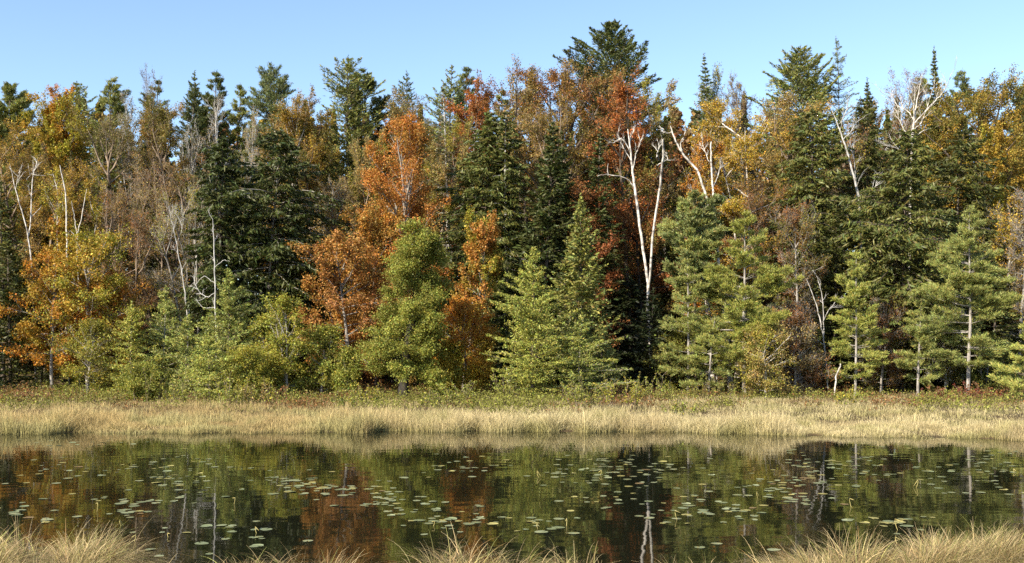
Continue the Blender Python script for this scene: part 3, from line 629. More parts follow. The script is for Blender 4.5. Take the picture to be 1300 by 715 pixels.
path_tree('birch_tree', 'tree', 'white birch leaning over, its bent top beside the red maple', 72, 'birch', [
    [(926, 478, .17), (921, 420, .15), (914, 340, .14), (906, 285, .14), (895, 244, .14), (885, 215, .13), (871, 201, .12), (858, 181, .10), (851, 160, .05)],
    [(866, 192, .07), (863, 183, .06), (869, 170, .04), (868, 158, .03)],
    [(853, 168, .05), (846, 170, .03), (842, 163, .02)],
    [(884, 248, .06), (878, 242, .06), (875, 235, .05)],
], 6, twig=(1, 2), tw_len=.5, tw_n=3)
path_tree('birch_tree', 'tree', 'straight upright white birch trunk beside the golden birch crown', 71.4, 'birch', [
    [(930, 478, .16), (922, 400, .15), (914, 345, .14), (911, 323, .14), (908, 296, .13), (907, 274, .12), (905, 240, .11), (902.5, 200, .10), (903, 180, .07)],
    [(910, 300, .06), (903, 290, .06), (901, 281, .04)],
    [(905, 238, .05), (913, 222, .04), (918, 205, .03)],
    [(903, 210, .05), (897, 195, .04), (893, 180, .02)],
], 7, twig=(2, 3), tw_len=.8)
path_tree('birch_tree', 'tree', 'thin leaning white stem low down among the young pines', 70.2, 'birch', [
    [(912, 478, .10), (905, 415, .09), (897, 375, .08), (890, 345, .07), (886, 325, .05)]], 8)
path_tree('birch_tree', 'tree', 'pair of thin white birch stems joined low beside the bronze hardwood', 74, 'birch', [
    [(46, 480, .14), (43, 400, .13), (40, 327, .12), (33.5, 287, .10), (21, 245, .08), (13, 213, .04)],
    [(36, 300, .08), (35, 287, .09), (33.5, 225, .07), (37, 200, .03)],
    [(33.5, 228, .04), (45, 217, .03)], [(20, 243, .04), (27, 220, .03)]], 9, twig=(1, 2, 3), tw_len=.8)
path_tree('birch_tree', 'tree', 'straight thin white birch stem below the tall golden maple', 74.6, 'birch', [
    [(88, 480, .14), (87, 380, .13), (85, 318, .13), (84, 251, .11), (80, 228, .09), (76, 210, .04)]], 10)
path_tree('birch_tree', 'tree', 'forked thin white birch stem next to the straight thin one', 74.3, 'birch', [
    [(101, 480, .12), (100, 380, .11), (99, 325, .11), (98, 298, .10), (103, 280, .08), (107, 256, .06), (110, 240, .03)],
    [(98, 298, .07), (96, 275, .06), (94, 256, .03)], [(97, 303, .06), (90, 292, .04), (86, 300, .03)]], 11)
path_tree('dead_tree', 'dead tree', 'dead white birch with a fan of bare bleached limbs', 80, 'birch', [
    [(1152, 478, .26), (1154, 360, .24), (1155, 290, .23), (1157, 200, .22), (1158, 174, .21), (1160.5, 152, .17), (1164, 129, .11), (1168, 106, .04)],
    [(1161.6, 156, .12), (1178, 136, .10), (1188, 124, .07), (1196, 105, .03)],
    [(1160, 152, .11), (1154, 141, .09), (1142, 134, .07), (1133, 120, .03)],
    [(1160, 155, .11), (1158, 132, .08), (1156, 113, .04)],
    [(1159, 176, .10), (1172, 166, .07), (1187, 160, .03)],
    [(1157, 178, .12), (1146, 165, .09), (1138, 152, .06), (1137, 138, .03)],
    [(1158, 166, .09), (1166, 160, .08), (1170, 145, .06), (1176, 118, .03)],
    [(1156, 205, .07), (1140, 192, .05), (1122, 186, .03)],
], 12, twig=(0, 1, 2, 3, 5, 6, 7), tw_len=1.6, tw_n=6)
path_tree('dead_tree', 'dead tree', 'tall grey dead tree with crooked stem beside the spreading hemlock', 77, 'silver', [
    [(1097, 480, .18), (1094, 340, .16), (1091, 255, .15), (1085, 228, .13), (1076, 195, .11), (1068, 170, .09), (1056, 140, .04)],
    [(1064, 160, .05), (1072, 148, .05), (1078, 132, .03)], [(1070, 178, .06), (1084, 165, .04), (1092, 150, .02)],
    [(1090, 250, .05), (1104, 242, .04), (1116, 230, .02)], [(1092, 285, .05), (1078, 280, .04), (1070, 272, .02)],
    [(1092, 300, .06), (1093, 200, .04), (1094, 165, .02)]], 13, twig=(0, 1, 2, 3, 5), tw_len=1.2, tw_n=7)
path_tree('dead_tree', 'dead tree', 'grey snag with curved bare limbs between the tamaracks', 68.5, 'silver', [
    [(276, 490, .13), (274, 420, .12), (273, 350, .10), (271, 300, .07), (270, 278, .04)],
    [(273, 372, .06), (262, 378, .055), (252, 372, .05), (244, 360, .03)], [(273, 390, .05), (258, 392, .045), (247, 380, .03)],
    [(273, 360, .05), (260, 350, .045), (252, 356, .03), (244, 366, .02)], [(272, 340, .05), (284, 330, .04), (292, 332, .02)]], 14, twig=(0, 1), tw_len=.7)
path_tree('dead_tree', 'dead tree', 'pair of pale bare stems standing behind the dull green tamarack', 72, 'silver', [
    [(240, 485, .11), (238, 410, .10), (235, 370, .10), (228, 330, .08), (220, 290, .05), (214, 262, .03)],
    [(238, 405, .08), (242, 360, .07), (240, 320, .05), (246, 290, .03)], [(224, 310, .04), (232, 290, .03), (234, 275, .02)]], 15, twig=(0, 1, 2), tw_len=1.0)
path_tree('dead_tree', 'dead tree', 'bleached dead limbs tangled in the shade behind the white stemmed pine', 71, 'silver', [
    [(1052, 480, .10), (1046, 430, .09), (1040, 400, .07), (1032, 375, .05), (1024, 355, .03)],
    [(1043, 412, .05), (1052, 392, .04), (1062, 380, .03)], [(1048, 440, .05), (1036, 430, .04), (1026, 412, .03)], [(1046, 425, .05), (1048, 380, .04), (1044, 350, .02)]], 16, twig=(1, 2, 3), tw_len=.8)
path_tree('dead_tree', 'dead tree', 'short leaning white stub in the grass beside the white stemmed pine', 66.5, 'birch', [
    [(1059, 489, .09), (1062, 476, .085), (1067, 462, .07)]], 17)

# ------------------------------------------------------------------ shaded trees that fill the depth of the wood
rng = np.random.default_rng(77)
FILL = [(40, 250, 84, 'the bronze hardwood and white birch stems'), (140, 290, 82, 'the yellow green maple'), (190, 280, 84, 'the brown bare twiggy tree'), (245, 300, 81, 'the pale thin stemmed tree'),
        (420, 330, 80, 'the wide low orange maple'), (470, 300, 84, 'the spiky orange maple'), (530, 260, 85, 'the mottled yellow green hardwood'), (600, 330, 78, 'the two toned maple'),
        (700, 300, 83, 'the dark spire trio'), (770, 300, 84, 'the small dark red maple'), (850, 290, 82, 'the deep red maple crown'), (930, 320, 76, 'the rusty twiggy hardwood'),
        (990, 300, 78, 'the sparse brown leaved small maple'), (1090, 350, 75, 'the grey dead tree'), (1195, 300, 76, 'the huge draping hemlock'), (1250, 260, 82, 'the dark hemlock'), (1300, 330, 77, 'the bare greyish branching tree'),
        (60, 420, 77, 'the vivid orange maple'), (96, 425, 75, 'the yellow green maple trunk'), (150, 425, 75, 'the small yellow green tamarack'), (200, 410, 73, 'the bushy tamaracks'), (380, 350, 79, 'the big black green fir'), (870, 410, 74, 'the narrow young pine'), (960, 400, 73, 'the large bright young pine'), (500, 400, 74, 'the round green alder')]
protos = []
for k in range(5):
    t_, c_ = conifer(14, 5.2, .06, 900 + k, 'spruce', 'hemlock', 'spruce' if k % 2 else 'hemlock', dens=.95); protos.append((t_, c_))
built = {}
for k, (px, yt, d, where) in enumerate(FILL):
    h, _ = size_of(px, yt, d, 10); x = (px - CX) / F * d
    e = empty('spruce_tree', (x, d, float(ground_z(x, d)) - .06), 'shaded dark spruce half hidden behind ' + where, 'tree', 'shaded spruces deep in the wood')
    j = k % 5
    if j not in built:
        built[j] = (protos[j][0].build('trunk', BARK['dark'], e, smooth=True, colour=False), protos[j][1].build('crown', NEEDLE, e))
    else:
        for o in built[j]:
            c = o.copy(); COL.objects.link(c); c.parent = e
    s = h / 14; e.scale = (s * rng.uniform(.9, 1.15), s * rng.uniform(.9, 1.15), s); e.rotation_euler = (0, 0, rng.random() * 6.28)

# the rest of the wood behind, one mass nobody could count
g = Geo()
for k in range(300):
    d = rng.uniform(99, 126); px = rng.uniform(-260, 1560)
    x = (px - CX) / F * d; zb = float(ground_z(x, d)); top = min(at(px, 106 + 26 * vnoise(px * .02, 0, 9), d)[2], zb + rng.uniform(18, 25)); h = top - zb
    n = 1300; w = rng.uniform(2.4, 4.0); u = rng.random(n) ** .7
    con = rng.random() < .35
    rad_ = w * ((1 - u) if con else np.sqrt(np.clip(1 - (2 * u - .9) ** 2, .02, 1))) * np.sqrt(rng.random(n))
    az = rng.random(n) * 6.28
    p = np.stack([x + rad_ * np.cos(az), d + rad_ * np.sin(az), zb + h * (.12 + .88 * u)], 1)
    nv = nrm(rng.normal(size=(n, 3)) + .4 * np.array([0, 0, 1])); sz = rng.uniform(.25, .55, n)
    c = ('sprucemid', 'hemlock') if con else [('bronze', 'olive'), ('tan', 'brown'), ('olive', 'gold'), ('rust', 'brown')][k % 4]
    g.quads(cards(p, nv, rng.normal(size=(n, 3)), sz, sz * 1.2), leaf_cols(n, c[0], c[1], rng.random(n), rng))
    g.tubes(np.array([[[x, d, zb - .1], [x, d, zb + h * .9]]]), np.array([[.16, .04]]), 5)
tag(g.build('distant_woods', LEAF), 'autumn woods massed behind the front rows of trees', 'woods', kind='stuff')
# woods that carry on to either side, out of the frame
g = Geo()
for k in range(90):
    sgn = -1 if k % 2 else 1; d = rng.uniform(66, 110); x = sgn * (rng.uniform(2, 45) + .535 * d); zb = float(ground_z(x, d)); h = rng.uniform(12, 20)
    n = 700; w = rng.uniform(2.2, 3.6); u = rng.random(n); con = rng.random() < .5
    rad_ = w * ((1 - u) if con else np.sqrt(np.clip(1 - (2 * u - .9) ** 2, .02, 1))) * np.sqrt(rng.random(n)); az = rng.random(n) * 6.28
    p = np.stack([x + rad_ * np.cos(az), d + rad_ * np.sin(az), zb + h * (.08 + .92 * u)], 1); sz = rng.uniform(.25, .55, n)
    c = ('sprucemid', 'hemlock') if con else [('bronze', 'olive'), ('orange', 'gold'), ('olive', 'gold')][k % 3]
    g.quads(cards(p, nrm(rng.normal(size=(n, 3)) + .4 * np.array([0, 0, 1])), rng.normal(size=(n, 3)), sz, sz * 1.2), leaf_cols(n, c[0], c[1], rng.random(n), rng))
    g.tubes(np.array([[[x, d, zb - .1], [x, d, zb + h * .9]]]), np.array([[.16, .04]]), 5)
tag(g.build('flanking_woods', LEAF), 'autumn woods carrying on beyond the picture edges', 'woods', kind='stuff')

# ------------------------------------------------------------------ low shrubs of the meadow
def shrub(px, yb, hpx, wpx, ca, cb2, label, group, name='shrub', dens=1.0, leaf=.085):
    SEED[0] += 1
    d = F * (CAMZ - .33) / (yb - HZ); h = 1.35 * hpx / F * d; w = wpx / F * d; r = np.random.default_rng(SEED[0])
    tr, cr = Geo(), Geo(); n = max(7, int(w * 9))
    az = r.random(n) * 6.28; q = np.sqrt(r.random(n)) * w * .42
    b = np.stack([np.cos(az) * q, np.sin(az) * q * .8, np.zeros(n)], 1)
    dr = np.stack([np.cos(az) * .35, np.sin(az) * .35, np.ones(n)], 1)
    L = h * r.uniform(.55, 1.05, n) * (1 - .45 * (q / (w * .45 + 1e-6)) ** 2)
    P = grow(b, dr, L, 5, .03, .12, r); tr.tubes(P, np.full((n, 6), .012) * np.linspace(1, .4, 6)[None], 3)
    i2, t2, p2, g2 = kids(P, 6, .2, 1, r); L2 = .35 * L[i2] * r.uniform(.5, 1.1, len(i2))
    P2 = grow(p2, side_dir(g2, r.uniform(.4, .9, len(i2)), r.random(len(i2)) * 6.28, r), L2, 3, .1, .1, r); tr.tubes(P2, np.full((len(P2), 4), .006), 3)
    cnt = np.maximum(3, (dens * 13 * (.4 + L2))).astype(int); j, t, p, tg = kids(P2, 0, .1, 1.05, r, cnt); m = len(j); p = p + r.normal(0, .04, (m, 3))
    sz = leaf * r.uniform(.7, 1.4, m)
    cr.quads(cards(p, nrm(r.normal(size=(m, 3)) + .5 * np.array([0, 0, 1])), r.normal(size=(m, 3)), sz * .75, sz * 1.25), leaf_cols(m, ca, cb2, smooth(r.random(n)[i2[j]], .3, .7), r))
    x = (px - CX) / F * d; e = empty(name, (x, d, float(ground_z(x, d)) - .03), label, 'shrub', group)
    tr.build('stems', BARK['tan'], e, colour=False); cr.build('foliage', LEAF, e)
G1 = 'low green shrubs in the meadow'; G2 = 'russet low shrubs in the meadow'
for a in [(35, 503, 12, 60, 'rust', 'olive', 'low russet shrub patch at the dark wood foot by the picture edge', G2),
          (45, 500, 20, 20, 'lime', 'olive', 'upright small green shrub below the vivid orange maple', G1),
          (84, 507, 20, 18, 'leafgreen', 'lime', 'small green shrub at the foot of the thin grey stemmed sapling', G1),
          (20, 515, 12, 60, 'rust', 'brown', 'reddish brown shrub patch among tawny grass by the picture edge', G2),
          (186, 512, 34, 40, 'leafgreen', 'lime', 'bright green shrub below the dull green tamarack', G1),
          (232, 515, 26, 50, 'lime', 'leafgreen', 'green shrub at the feet of the low bright bushy tamarack', G1),
          (295, 517, 32, 44, 'yellowgreen', 'lime', 'yellowish shrub by the rounded alder bush', G1),
          (325, 516, 28, 36, 'yellowgreen', 'tan', 'tawny yellow shrub under the thin upright sapling', G1),
          (350, 510, 18, 40, 'rust', 'brown', 'red brown shrub under the poplar sapling', G2),
          (440, 522, 24, 34, 'lime', 'leafgreen', 'pale green shrub at the grass front below the light green sapling', G1),
          (464, 518, 22, 36, 'lime', 'yellowgreen', 'bright shrub just before the alder trunk', G1),
          (556, 520, 20, 50, 'lime', 'leafgreen', 'spreading bright green shrub beside the alder trunk', G1),
          (585, 518, 26, 40, 'leafgreen', 'lime', 'green shrub between the alder and brightest tamarack', G1),
          (640, 512, 28, 44, 'leafgreen', 'lime', 'leafy shrub at the foot of the brightest tamarack', G1),
          (690, 508, 22, 50, 'green', 'olive', 'dark green shrub beside the small bushy tamarack foot', G1),
          (742, 518, 32, 66, 'leafgreen', 'lime', 'domed green shrub in the meadow before the small bushy tamarack', G1),
          (790, 520, 34, 44, 'lime', 'yellowgreen', 'bright yellowish green shrub before the dark gap', G1),
          (826, 512, 28, 44, 'lime', 'leafgreen', 'green shrub past the yellowish one before the dark gap', G1),
          (860, 528, 22, 40, 'lime', 'olive', 'green shrub at the grass front below the narrow young pine', G1),
          (905, 506, 20, 60, 'olive', 'leafgreen', 'low olive shrub under the low young pine', G1),
          (960, 503, 20, 60, 'olive', 'yellowgreen', 'olive shrub below the large bright pine', G1),
          (1030, 498, 18, 60, 'olive', 'rust', 'mixed brown and green shrub below the rust brown sapling', G1),
          (1075, 520, 26, 26, 'lime', 'yellowgreen', 'lone yellow green shrub standing in pale grass', G1),
          (1100, 496, 14, 60, 'olive', 'rust', 'low shrub patch behind the white stemmed pine', G1),
          (1183, 510, 18, 24, 'crimson', 'rust', 'small crimson shrub before the smallest young pine', G2),
          (1150, 492, 14, 30, 'crimson', 'rust', 'tiny crimson shrub behind the smallest young pine', G2),
          (1215, 497, 18, 60, 'olive', 'leafgreen', 'olive shrub under the tall open pine', G1),
          (1250, 510, 18, 76, 'rust', 'crimson', 'wide dark red shrub patch beside the edge pine', G2),
          (1140, 490, 16, 60, 'olive', 'rust', 'dull shrub line under the huge draping hemlock', G1),
          (140, 500, 16, 60, 'olive', 'yellowgreen', 'olive shrub below the small yellow green tamarack', G1),
          (400, 505, 16, 50, 'olive', 'rust', 'dull brownish shrub below the green leafy sapling', G2)]:
    shrub(*a)

# ------------------------------------------------------------------ grasses
def undergrowth():
    r = np.random.default_rng(91); g = Geo(); n = 15000
    px = r.uniform(-150, 1450, n); yb = 489 + 37 * r.random(n) ** 1.15; d = F * (CAMZ - .3) / (yb - HZ); x = (px - CX) / F * d
    a = .55 * vnoise(x * .45, d * .3, 71) + .45 * vnoise(x * .16, d * .2, 74); mid = smooth(px, 120, 460) * (1 - smooth(px, 820, 1000)); keep = a + .3 * r.random(n) > .42 + (.42 - .27 * mid) * smooth(-d, -68, -52); x, d, a = x[keep], d[keep], a[keep]; n = len(x)
    h = r.uniform(.25, .8, n) * (.45 + 1.0 * a); b = np.stack([x, d, ground_z(x, d)], 1)
    P = grow(b, np.stack([r.normal(0, .3, n), r.normal(0, .3, n), np.ones(n)], 1), h, 4, .03, .15, r)
    g.tubes(P, np.full((n, 5), .008) * np.linspace(1, .4, 5)[None], 3); g.c4 = [np.tile(np.array([.12, .085, .05]), (len(g.f4[0]), 1))]
    j, t, p, tg = kids(P, 14, .15, 1.05, r); m = len(j); p = p + r.normal(0, 1, (m, 3)) * np.array([.14, .14, .05]); sz = r.uniform(.05, .11, m)
    hue = vnoise(x * .3, d * .3, 72)[j] + r.normal(0, .08, n)[j] + .08
    c = np.where((hue < .42)[:, None], pal('rust') * .8 + pal('brown') * .2, np.where((hue < .58)[:, None], pal('olive'), np.where((hue < .72)[:, None], pal('lime'), pal('leafgreen'))))
    g.quads(cards(p, nrm(r.normal(size=(m, 3)) + .5 * np.array([0, 0, 1])), r.normal(size=(m, 3)), sz * .8, sz * 1.3), c * np.exp(r.normal(0, .28, (m, 1))))
    tag(g.build('undergrowth', LEAF), 'low mixed green and russet undergrowth along the wood foot', 'undergrowth', kind='stuff')
undergrowth()
def blades(x, y, z, h, wid, ctop, cbot, rng, lean=.35, seg=2, az=None, curl=1.0, tipk=1.0):
    """seg quads per blade with the colour changing from foot to tip"""
    n = len(x); g = Geo()
    az = rng.random(n) * 6.28 if az is None else az
    ln = np.abs(rng.normal(0, lean, n)) if np.isscalar(lean) else lean
    base = np.stack([x, y, z], 1); dirh = np.stack([np.cos(az), np.sin(az), az * 0], 1)
    face = rng.normal(0, .8, n); sdv = np.stack([np.cos(face), np.sin(face) * .6, az * 0], 1)
    ts = np.linspace(0, 1, seg + 1); pts = []
    for t in ts:
        pts.append(base + dirh * (h * ln * t ** 1.8)[:, None] + np.array([0, 0, 1.]) * (h * (t - .5 * curl * np.minimum(ln, 1.45) * .75 * t ** 2.4))[:, None])
    for k in range(seg):
        w0 = wid * (1 - .85 * ts[k] * tipk) * .5; w1 = wid * (1 - .85 * ts[k + 1] * tipk) * .5
        P = np.stack([pts[k] - sdv * w0[:, None], pts[k] + sdv * w0[:, None], pts[k + 1] + sdv * w1[:, None], pts[k + 1] - sdv * w1[:, None]], 1)
        f = (k + .5) / seg
        g.quads(P, cbot * (1 - f) + ctop * f)
    return g

rng = np.random.default_rng(5)
def meadow(n, dmin, dmax, dens_shift=0):
    df = dmin + (dmax - dmin) * rng.random(n); y0 = rng.uniform(-760, 2060, n)
    return df, y0
parts = []
straw, strawg, tawny, russet, fresh = np.array([.64, .525, .30]), np.array([.40, .36, .16]), np.array([.45, .31, .13]), np.array([.22, .125, .06]), np.array([.16, .17, .05])
def far_grass(n, d0, d1, hmin, hmax, wid, seedtop, powd=1.0):
    df = d0 + (d1 - d0) * rng.random(n) ** powd; px = rng.uniform(-160, 1460, n)
    x = (px - CX) / F * (43 + df); y = far_shore(x) + df
    tus = vnoise(x * .8, y * .8, 21); keep = rng.random(n) < (.1 + 1.15 * tus)
    x, y, tus, px, df = x[keep], y[keep], tus[keep], px[keep], df[keep]; m = len(x)
    clump = vnoise(x * 1.7, y * 1.7, 33)
    h = (hmin + (hmax - hmin) * rng.random(m) ** 1.6) * (.3 + 1.2 * clump) * (.35 + 1.25 * vnoise(x * .3, y * .3, 40))
    lf = smooth(-x, -3, 12)                                     # the far bank turns tawny towards one side
    pal_n = vnoise(x * .35, y * .5, 51); n2 = vnoise(x * .9, y * .9, 52)
    top = straw * (1 - lf[:, None] * .85) + tawny * (lf[:, None] * .85)
    rs = smooth(pal_n, .5, .75) * (.3 + .5 * smooth(df, 4, 14)); top = top * (1 - rs[:, None]) + russet * rs[:, None]
    gs = smooth(n2, .5, .8) * .8; top = top * (1 - gs[:, None]) + strawg * gs[:, None]
    bot = (fresh * .75 + tawny * .25) * (1 - .5 * rs[:, None]) + russet * (.5 * rs[:, None])
    v = np.exp(rng.normal(0, .33, (m, 1))); lnv = np.abs(rng.normal(0, .55, m)) + .25 * (vnoise(x * .6, y * .6, 60) > .62)
    return blades(x, y, ground_z(x, y) - .02, h, wid * rng.uniform(.6, 1.4, m), top * v, bot * v, rng, lean=lnv, seg=3)
gA = far_grass(190000, -.8, 3.2, .26, .72, .017, 0)
gB = far_grass(280000, 2.5, 30, .10, .34, .021, 0, 1.2)
gg = Geo()
for q in (gA, gB):
    for v_, f_, c_ in zip(q.v, q.f4, q.c4):
        gg.v.append(v_); gg.f4.append(np.arange(len(v_)).reshape(-1, 4) + gg.n); gg.c4.append(c_); gg.n += len(v_)
tag(gg.build('meadow_grass', STRAW), 'tall straw coloured grass covering the far bank', 'grass', kind='stuff')

# near sedge tussocks: fountains of arching blades
def tussock(px, pyb, d, wpx, h, n, label, colour=0.0, group='sedge tussocks on the near bank', green=.3):
    SEED[0] += 1; r = np.random.default_rng(SEED[0])
    x0 = (px - CX) / F * d; z0 = max(float(ground_z(x0, d)), -.12); w = wpx / F * d * .5
    nc = max(3, int(w * 7)); ca = r.random(nc) * 6.28; cq = np.sqrt(r.random(nc)) * w
    n = int(n * (.62 if n < 3000 else 1.0)); k = r.integers(0, nc, n); spread = .17
    x = np.cos(ca[k]) * cq[k] + r.normal(0, spread, n); y = np.sin(ca[k]) * cq[k] * .55 + r.normal(0, spread, n)
    hh = h * r.uniform(.45, 1.15, n) * (1.05 - .35 * (cq[k] / (w + .01)) ** 2)
    fa = r.normal(0, 1.0, nc) + np.where(np.cos(ca) > 0, 0, np.pi); az = np.where(r.random(n) < .6, fa[k] + r.normal(0, .35, n), np.arctan2(y, x) + r.normal(0, .7, n))
    ln = np.clip(np.abs(r.normal(.98, .42, n)), .32, 1.6)
    st, gr, br = np.array([.46, .36, .19]), np.array([.20, .21, .06]), np.array([.27, .165, .07])
    u = r.random(n); top = np.where((u < .62)[:, None], st, np.where((u < .62 + green * .7)[:, None], gr * 1.3, br))
    bot = np.where((r.random(n) < green)[:, None], gr * .9, br * .75)
    v = np.exp(r.normal(0, .42, (n, 1)))
    g = blades(x, y, np.full(n, -.03), hh * 1.36, .012 * r.uniform(.5, 1.5, n) * np.where(r.random(n) < .04, 1.6, .92), top * v, bot * v, r, lean=ln, seg=7, az=az, curl=1.75)
    o = g.build('sedge_tussock', STRAW); o.location = (x0, d, z0)
    tag(o, label, 'tussock', group)
tussock(35, 0, 15.2, 130, .82, 5200, 'big tangled straw tussock at the near water edge by the dark reflection')
tussock(105, 0, 15.6, 110, .80, 4200, 'straw tussock beside the big tangled one, tips over the lily pads')
tussock(-40, 0, 14.9, 120, .85, 3000, 'straw tussock cut off by the picture edge behind the tangled ones')
tussock(200, 0, 15.3, 110, .56, 1300, 'sparse low sedge clump trailing from the tangled tussocks')
tussock(385, 0, 15.7, 150, .62, 1500, 'thin low sedge clump beneath the orange reflection', green=.2)
tussock(322, 0, 15.4, 80, .56, 900, 'wispy sedge tuft beside the thin low clump')
tussock(590, 0, 15.7, 130, .72, 1300, 'wispy arching sedge clump at the middle of the near edge')
tussock(655, 0, 15.8, 80, .64, 700, 'small sedge tuft hugging the wispy arching clump')
tussock(750, 0, 15.7, 100, .64, 900, 'loose sedge clump before the dark mirrored gap')
tussock(1005, 0, 15.5, 130, .72, 2800, 'low sedge clump at the foot of the large straw mound')
tussock(1085, 0, 15.7, 130, .74, 3800, 'middle straw tussock leaning on the large straw mound')
tussock(1165, 0, 15.4, 150, .80, 6000, 'large straw mound of arching sedge at the near edge')
tussock(1225, 0, 15.9, 130, .92, 6500, 'highest straw tussock, crest of the large mound')
tussock(1290, 0, 15.6, 120, .80, 5200, 'straw tussock beyond the crest, cut by the picture edge')
tussock(880, 0, 15.4, 110, .55, 900, 'few low sedge blades between the loose clump and the mound')
# grass of the near bank under and behind the viewpoint
n = 60000; x = rng.uniform(-16, 16, n); y = near_shore(x) - 15 * rng.random(n) ** 1.6 - .3; m = (np.abs(x) > 3.0) | (y < 13.2)
x, y = x[m], y[m]; n = len(x); v = np.exp(rng.normal(0, .25, (n, 1)))
top = np.where((rng.random(n) < .75)[:, None], np.array([.44, .34, .18]), np.array([.2, .2, .07])) * v
tag(blades(x, y, ground_z(x, y) - .02, rng.uniform(.25, .6, n), .011 * rng.uniform(.6, 1.4, n), top, np.array([[.14, .11, .045]]) * v, rng, lean=.5, seg=3).build('bank_grass', STRAW),
    'dry straw grass covering the near bank', 'grass', kind='stuff')

# ------------------------------------------------------------------ lily pads and bent stems
def pad_mesh(seed, ca):
    r = np.random.default_rng(seed); g = Geo(); n = 22
    a = np.linspace(.16, 2 * np.pi - .16, n); rad_ = 1 + .05 * np.sin(a * 3 + seed) + r.normal(0, .012, n); ov = 1.12
    rings = []
    for q, z in ((0.02, .006), (.5, .003), (.86, .004), (1.0, .006 + (.10 if seed % 4 == 1 else .0) * (np.sin(a * 1.0 + seed) > .6))):
        rings.append(np.stack([np.cos(a) * q * rad_ * ov, np.sin(a) * q * rad_, z + .006 * q * np.sin(a * 2 + seed)], 1))
    top = np.stack(rings); bot = top[::-1].copy(); bot[..., 2] -= .008
    P = np.concatenate([top, bot], 0)
    base = pal(ca) * 1.0; nf = (len(P) - 1) * (n - 1)
    C = np.tile(base, (nf, 1)) * np.exp(r.normal(0, .07, (nf, 1)))
    if seed % 3 == 0: C[::7] = np.array([.30, .22, .06])
    g.sheet(P, C); return g
PALETTE.update(padgreen=(.19, .215, .105), padpale=(.27, .29, .155), padyellow=(.34, .30, .10), padbrown=(.20, .13, .06))
pads = []
for k, c in enumerate(['padgreen', 'padgreen', 'padpale', 'padpale', 'padgreen', 'padyellow', 'padbrown', 'padpale']):
    o = pad_mesh(300 + k, c).build('lily_pad', PAD); pads.append(o)
used = set()
CL = [  # px, py, number, spread x, spread y, where they float
    (160, 645, 17, 42, 9, 'in the raft just beyond the tangled near tussocks'),
    (40, 655, 7, 40, 8, 'over the dark reflection by the tangled tussocks'),
    (75, 600, 10, 55, 10, 'on the orange reflection beyond the tangled tussocks'),
    (100, 565, 9, 70, 4, 'close to the tawny far bank'),
    (215, 612, 16, 45, 10, 'in the loose group over the olive reflection'),
    (230, 585, 8, 60, 7, 'far out below the reflected tamaracks'),
    (255, 675, 12, 60, 6, 'in the row before the thin low sedge clump'),
    (330, 680, 8, 50, 7, 'round the thin low sedge clump'),
    (375, 618, 26, 60, 10, 'in the broad raft over the dark fir reflection'),
    (440, 628, 14, 40, 6, 'in the raft over the orange maple reflection'),
    (180, 706, 8, 70, 7, 'at the very front beside the low sedge'),
    (505, 645, 16, 48, 8, 'over the green alder reflection'),
    (560, 668, 14, 50, 7, 'in the group beyond the wispy sedge clump'),
    (565, 598, 14, 40, 9, 'small and far out on the alder reflection'),
    (640, 660, 10, 40, 7, 'under the brightest tamarack reflection'),
    (700, 668, 13, 45, 7, 'in the drift before the loose sedge clump'),
    (735, 600, 40, 62, 11, 'in the dense far raft beside the mirrored dark gap'),
    (820, 598, 34, 48, 12, 'in the dense raft crossing the mirrored dark gap'),
    (770, 640, 14, 55, 10, 'scattered before the dense far raft'),
    (830, 660, 9, 35, 6, 'over the black mirrored gap'),
    (910, 652, 24, 45, 12, 'in the raft past the mirrored gap'),
    (880, 695, 7, 45, 7, 'at the front past the mirrored gap'),
    (945, 620, 14, 60, 9, 'below the large bright pine reflection'),
    (1030, 612, 34, 40, 16, 'in the dense patch over the blackish reflection'),
    (1040, 590, 18, 40, 9, 'at the far side of the dense blackish patch'),
    (1010, 635, 16, 40, 6, 'along the near side of the dense blackish patch'),
    (1090, 672, 12, 55, 7, 'before the middle straw tussock'),
    (1140, 662, 8, 40, 5, 'large and pale before the straw mound'),
    (1170, 605, 22, 75, 9, 'in long lines over the hemlock reflection'),
    (1255, 588, 22, 50, 10, 'far out towards the pale far bank'),
    (1130, 585, 12, 60, 8, 'far out in front of the pale grassy bank'),
    (1250, 625, 8, 55, 8, 'beyond the straw mound crest'),
]
rng = np.random.default_rng(11); NP = 0
for px, py, k, sx, sy, where in CL:
    for _ in range(int(k * (.86 if px < 600 else .45) + .5)):
        x_, y_ = px + rng.normal(0, sx * .8), py + rng.normal(0, sy * .8)
        y_ = max(y_, 556); d = F * CAMZ / (y_ - HZ)
        X = (x_ - CX) / F * d
        if d > far_shore(X) - .7 or d < 14.6: continue
        i = int(rng.choice(8, p=[.17, .17, .17, .14, .14, .07, .05, .09]))
        if i in used: o = pads[i].copy(); COL.objects.link(o)
        else: o = pads[i]; used.add(i)
        s = (.055 + .08 * rng.random() ** 1.4); o.scale = (s, s * rng.uniform(.82, 1.05), s); o.rotation_euler = (rng.normal(0, .015), rng.normal(0, .015), rng.random() * 6.28)
        o.location = (X, d, .006 + .012 * s + rng.random() * .004)
        tag(o, 'flat round lily pad floating ' + where, 'lily pad', 'lily pads floating on the pond'); NP += 1
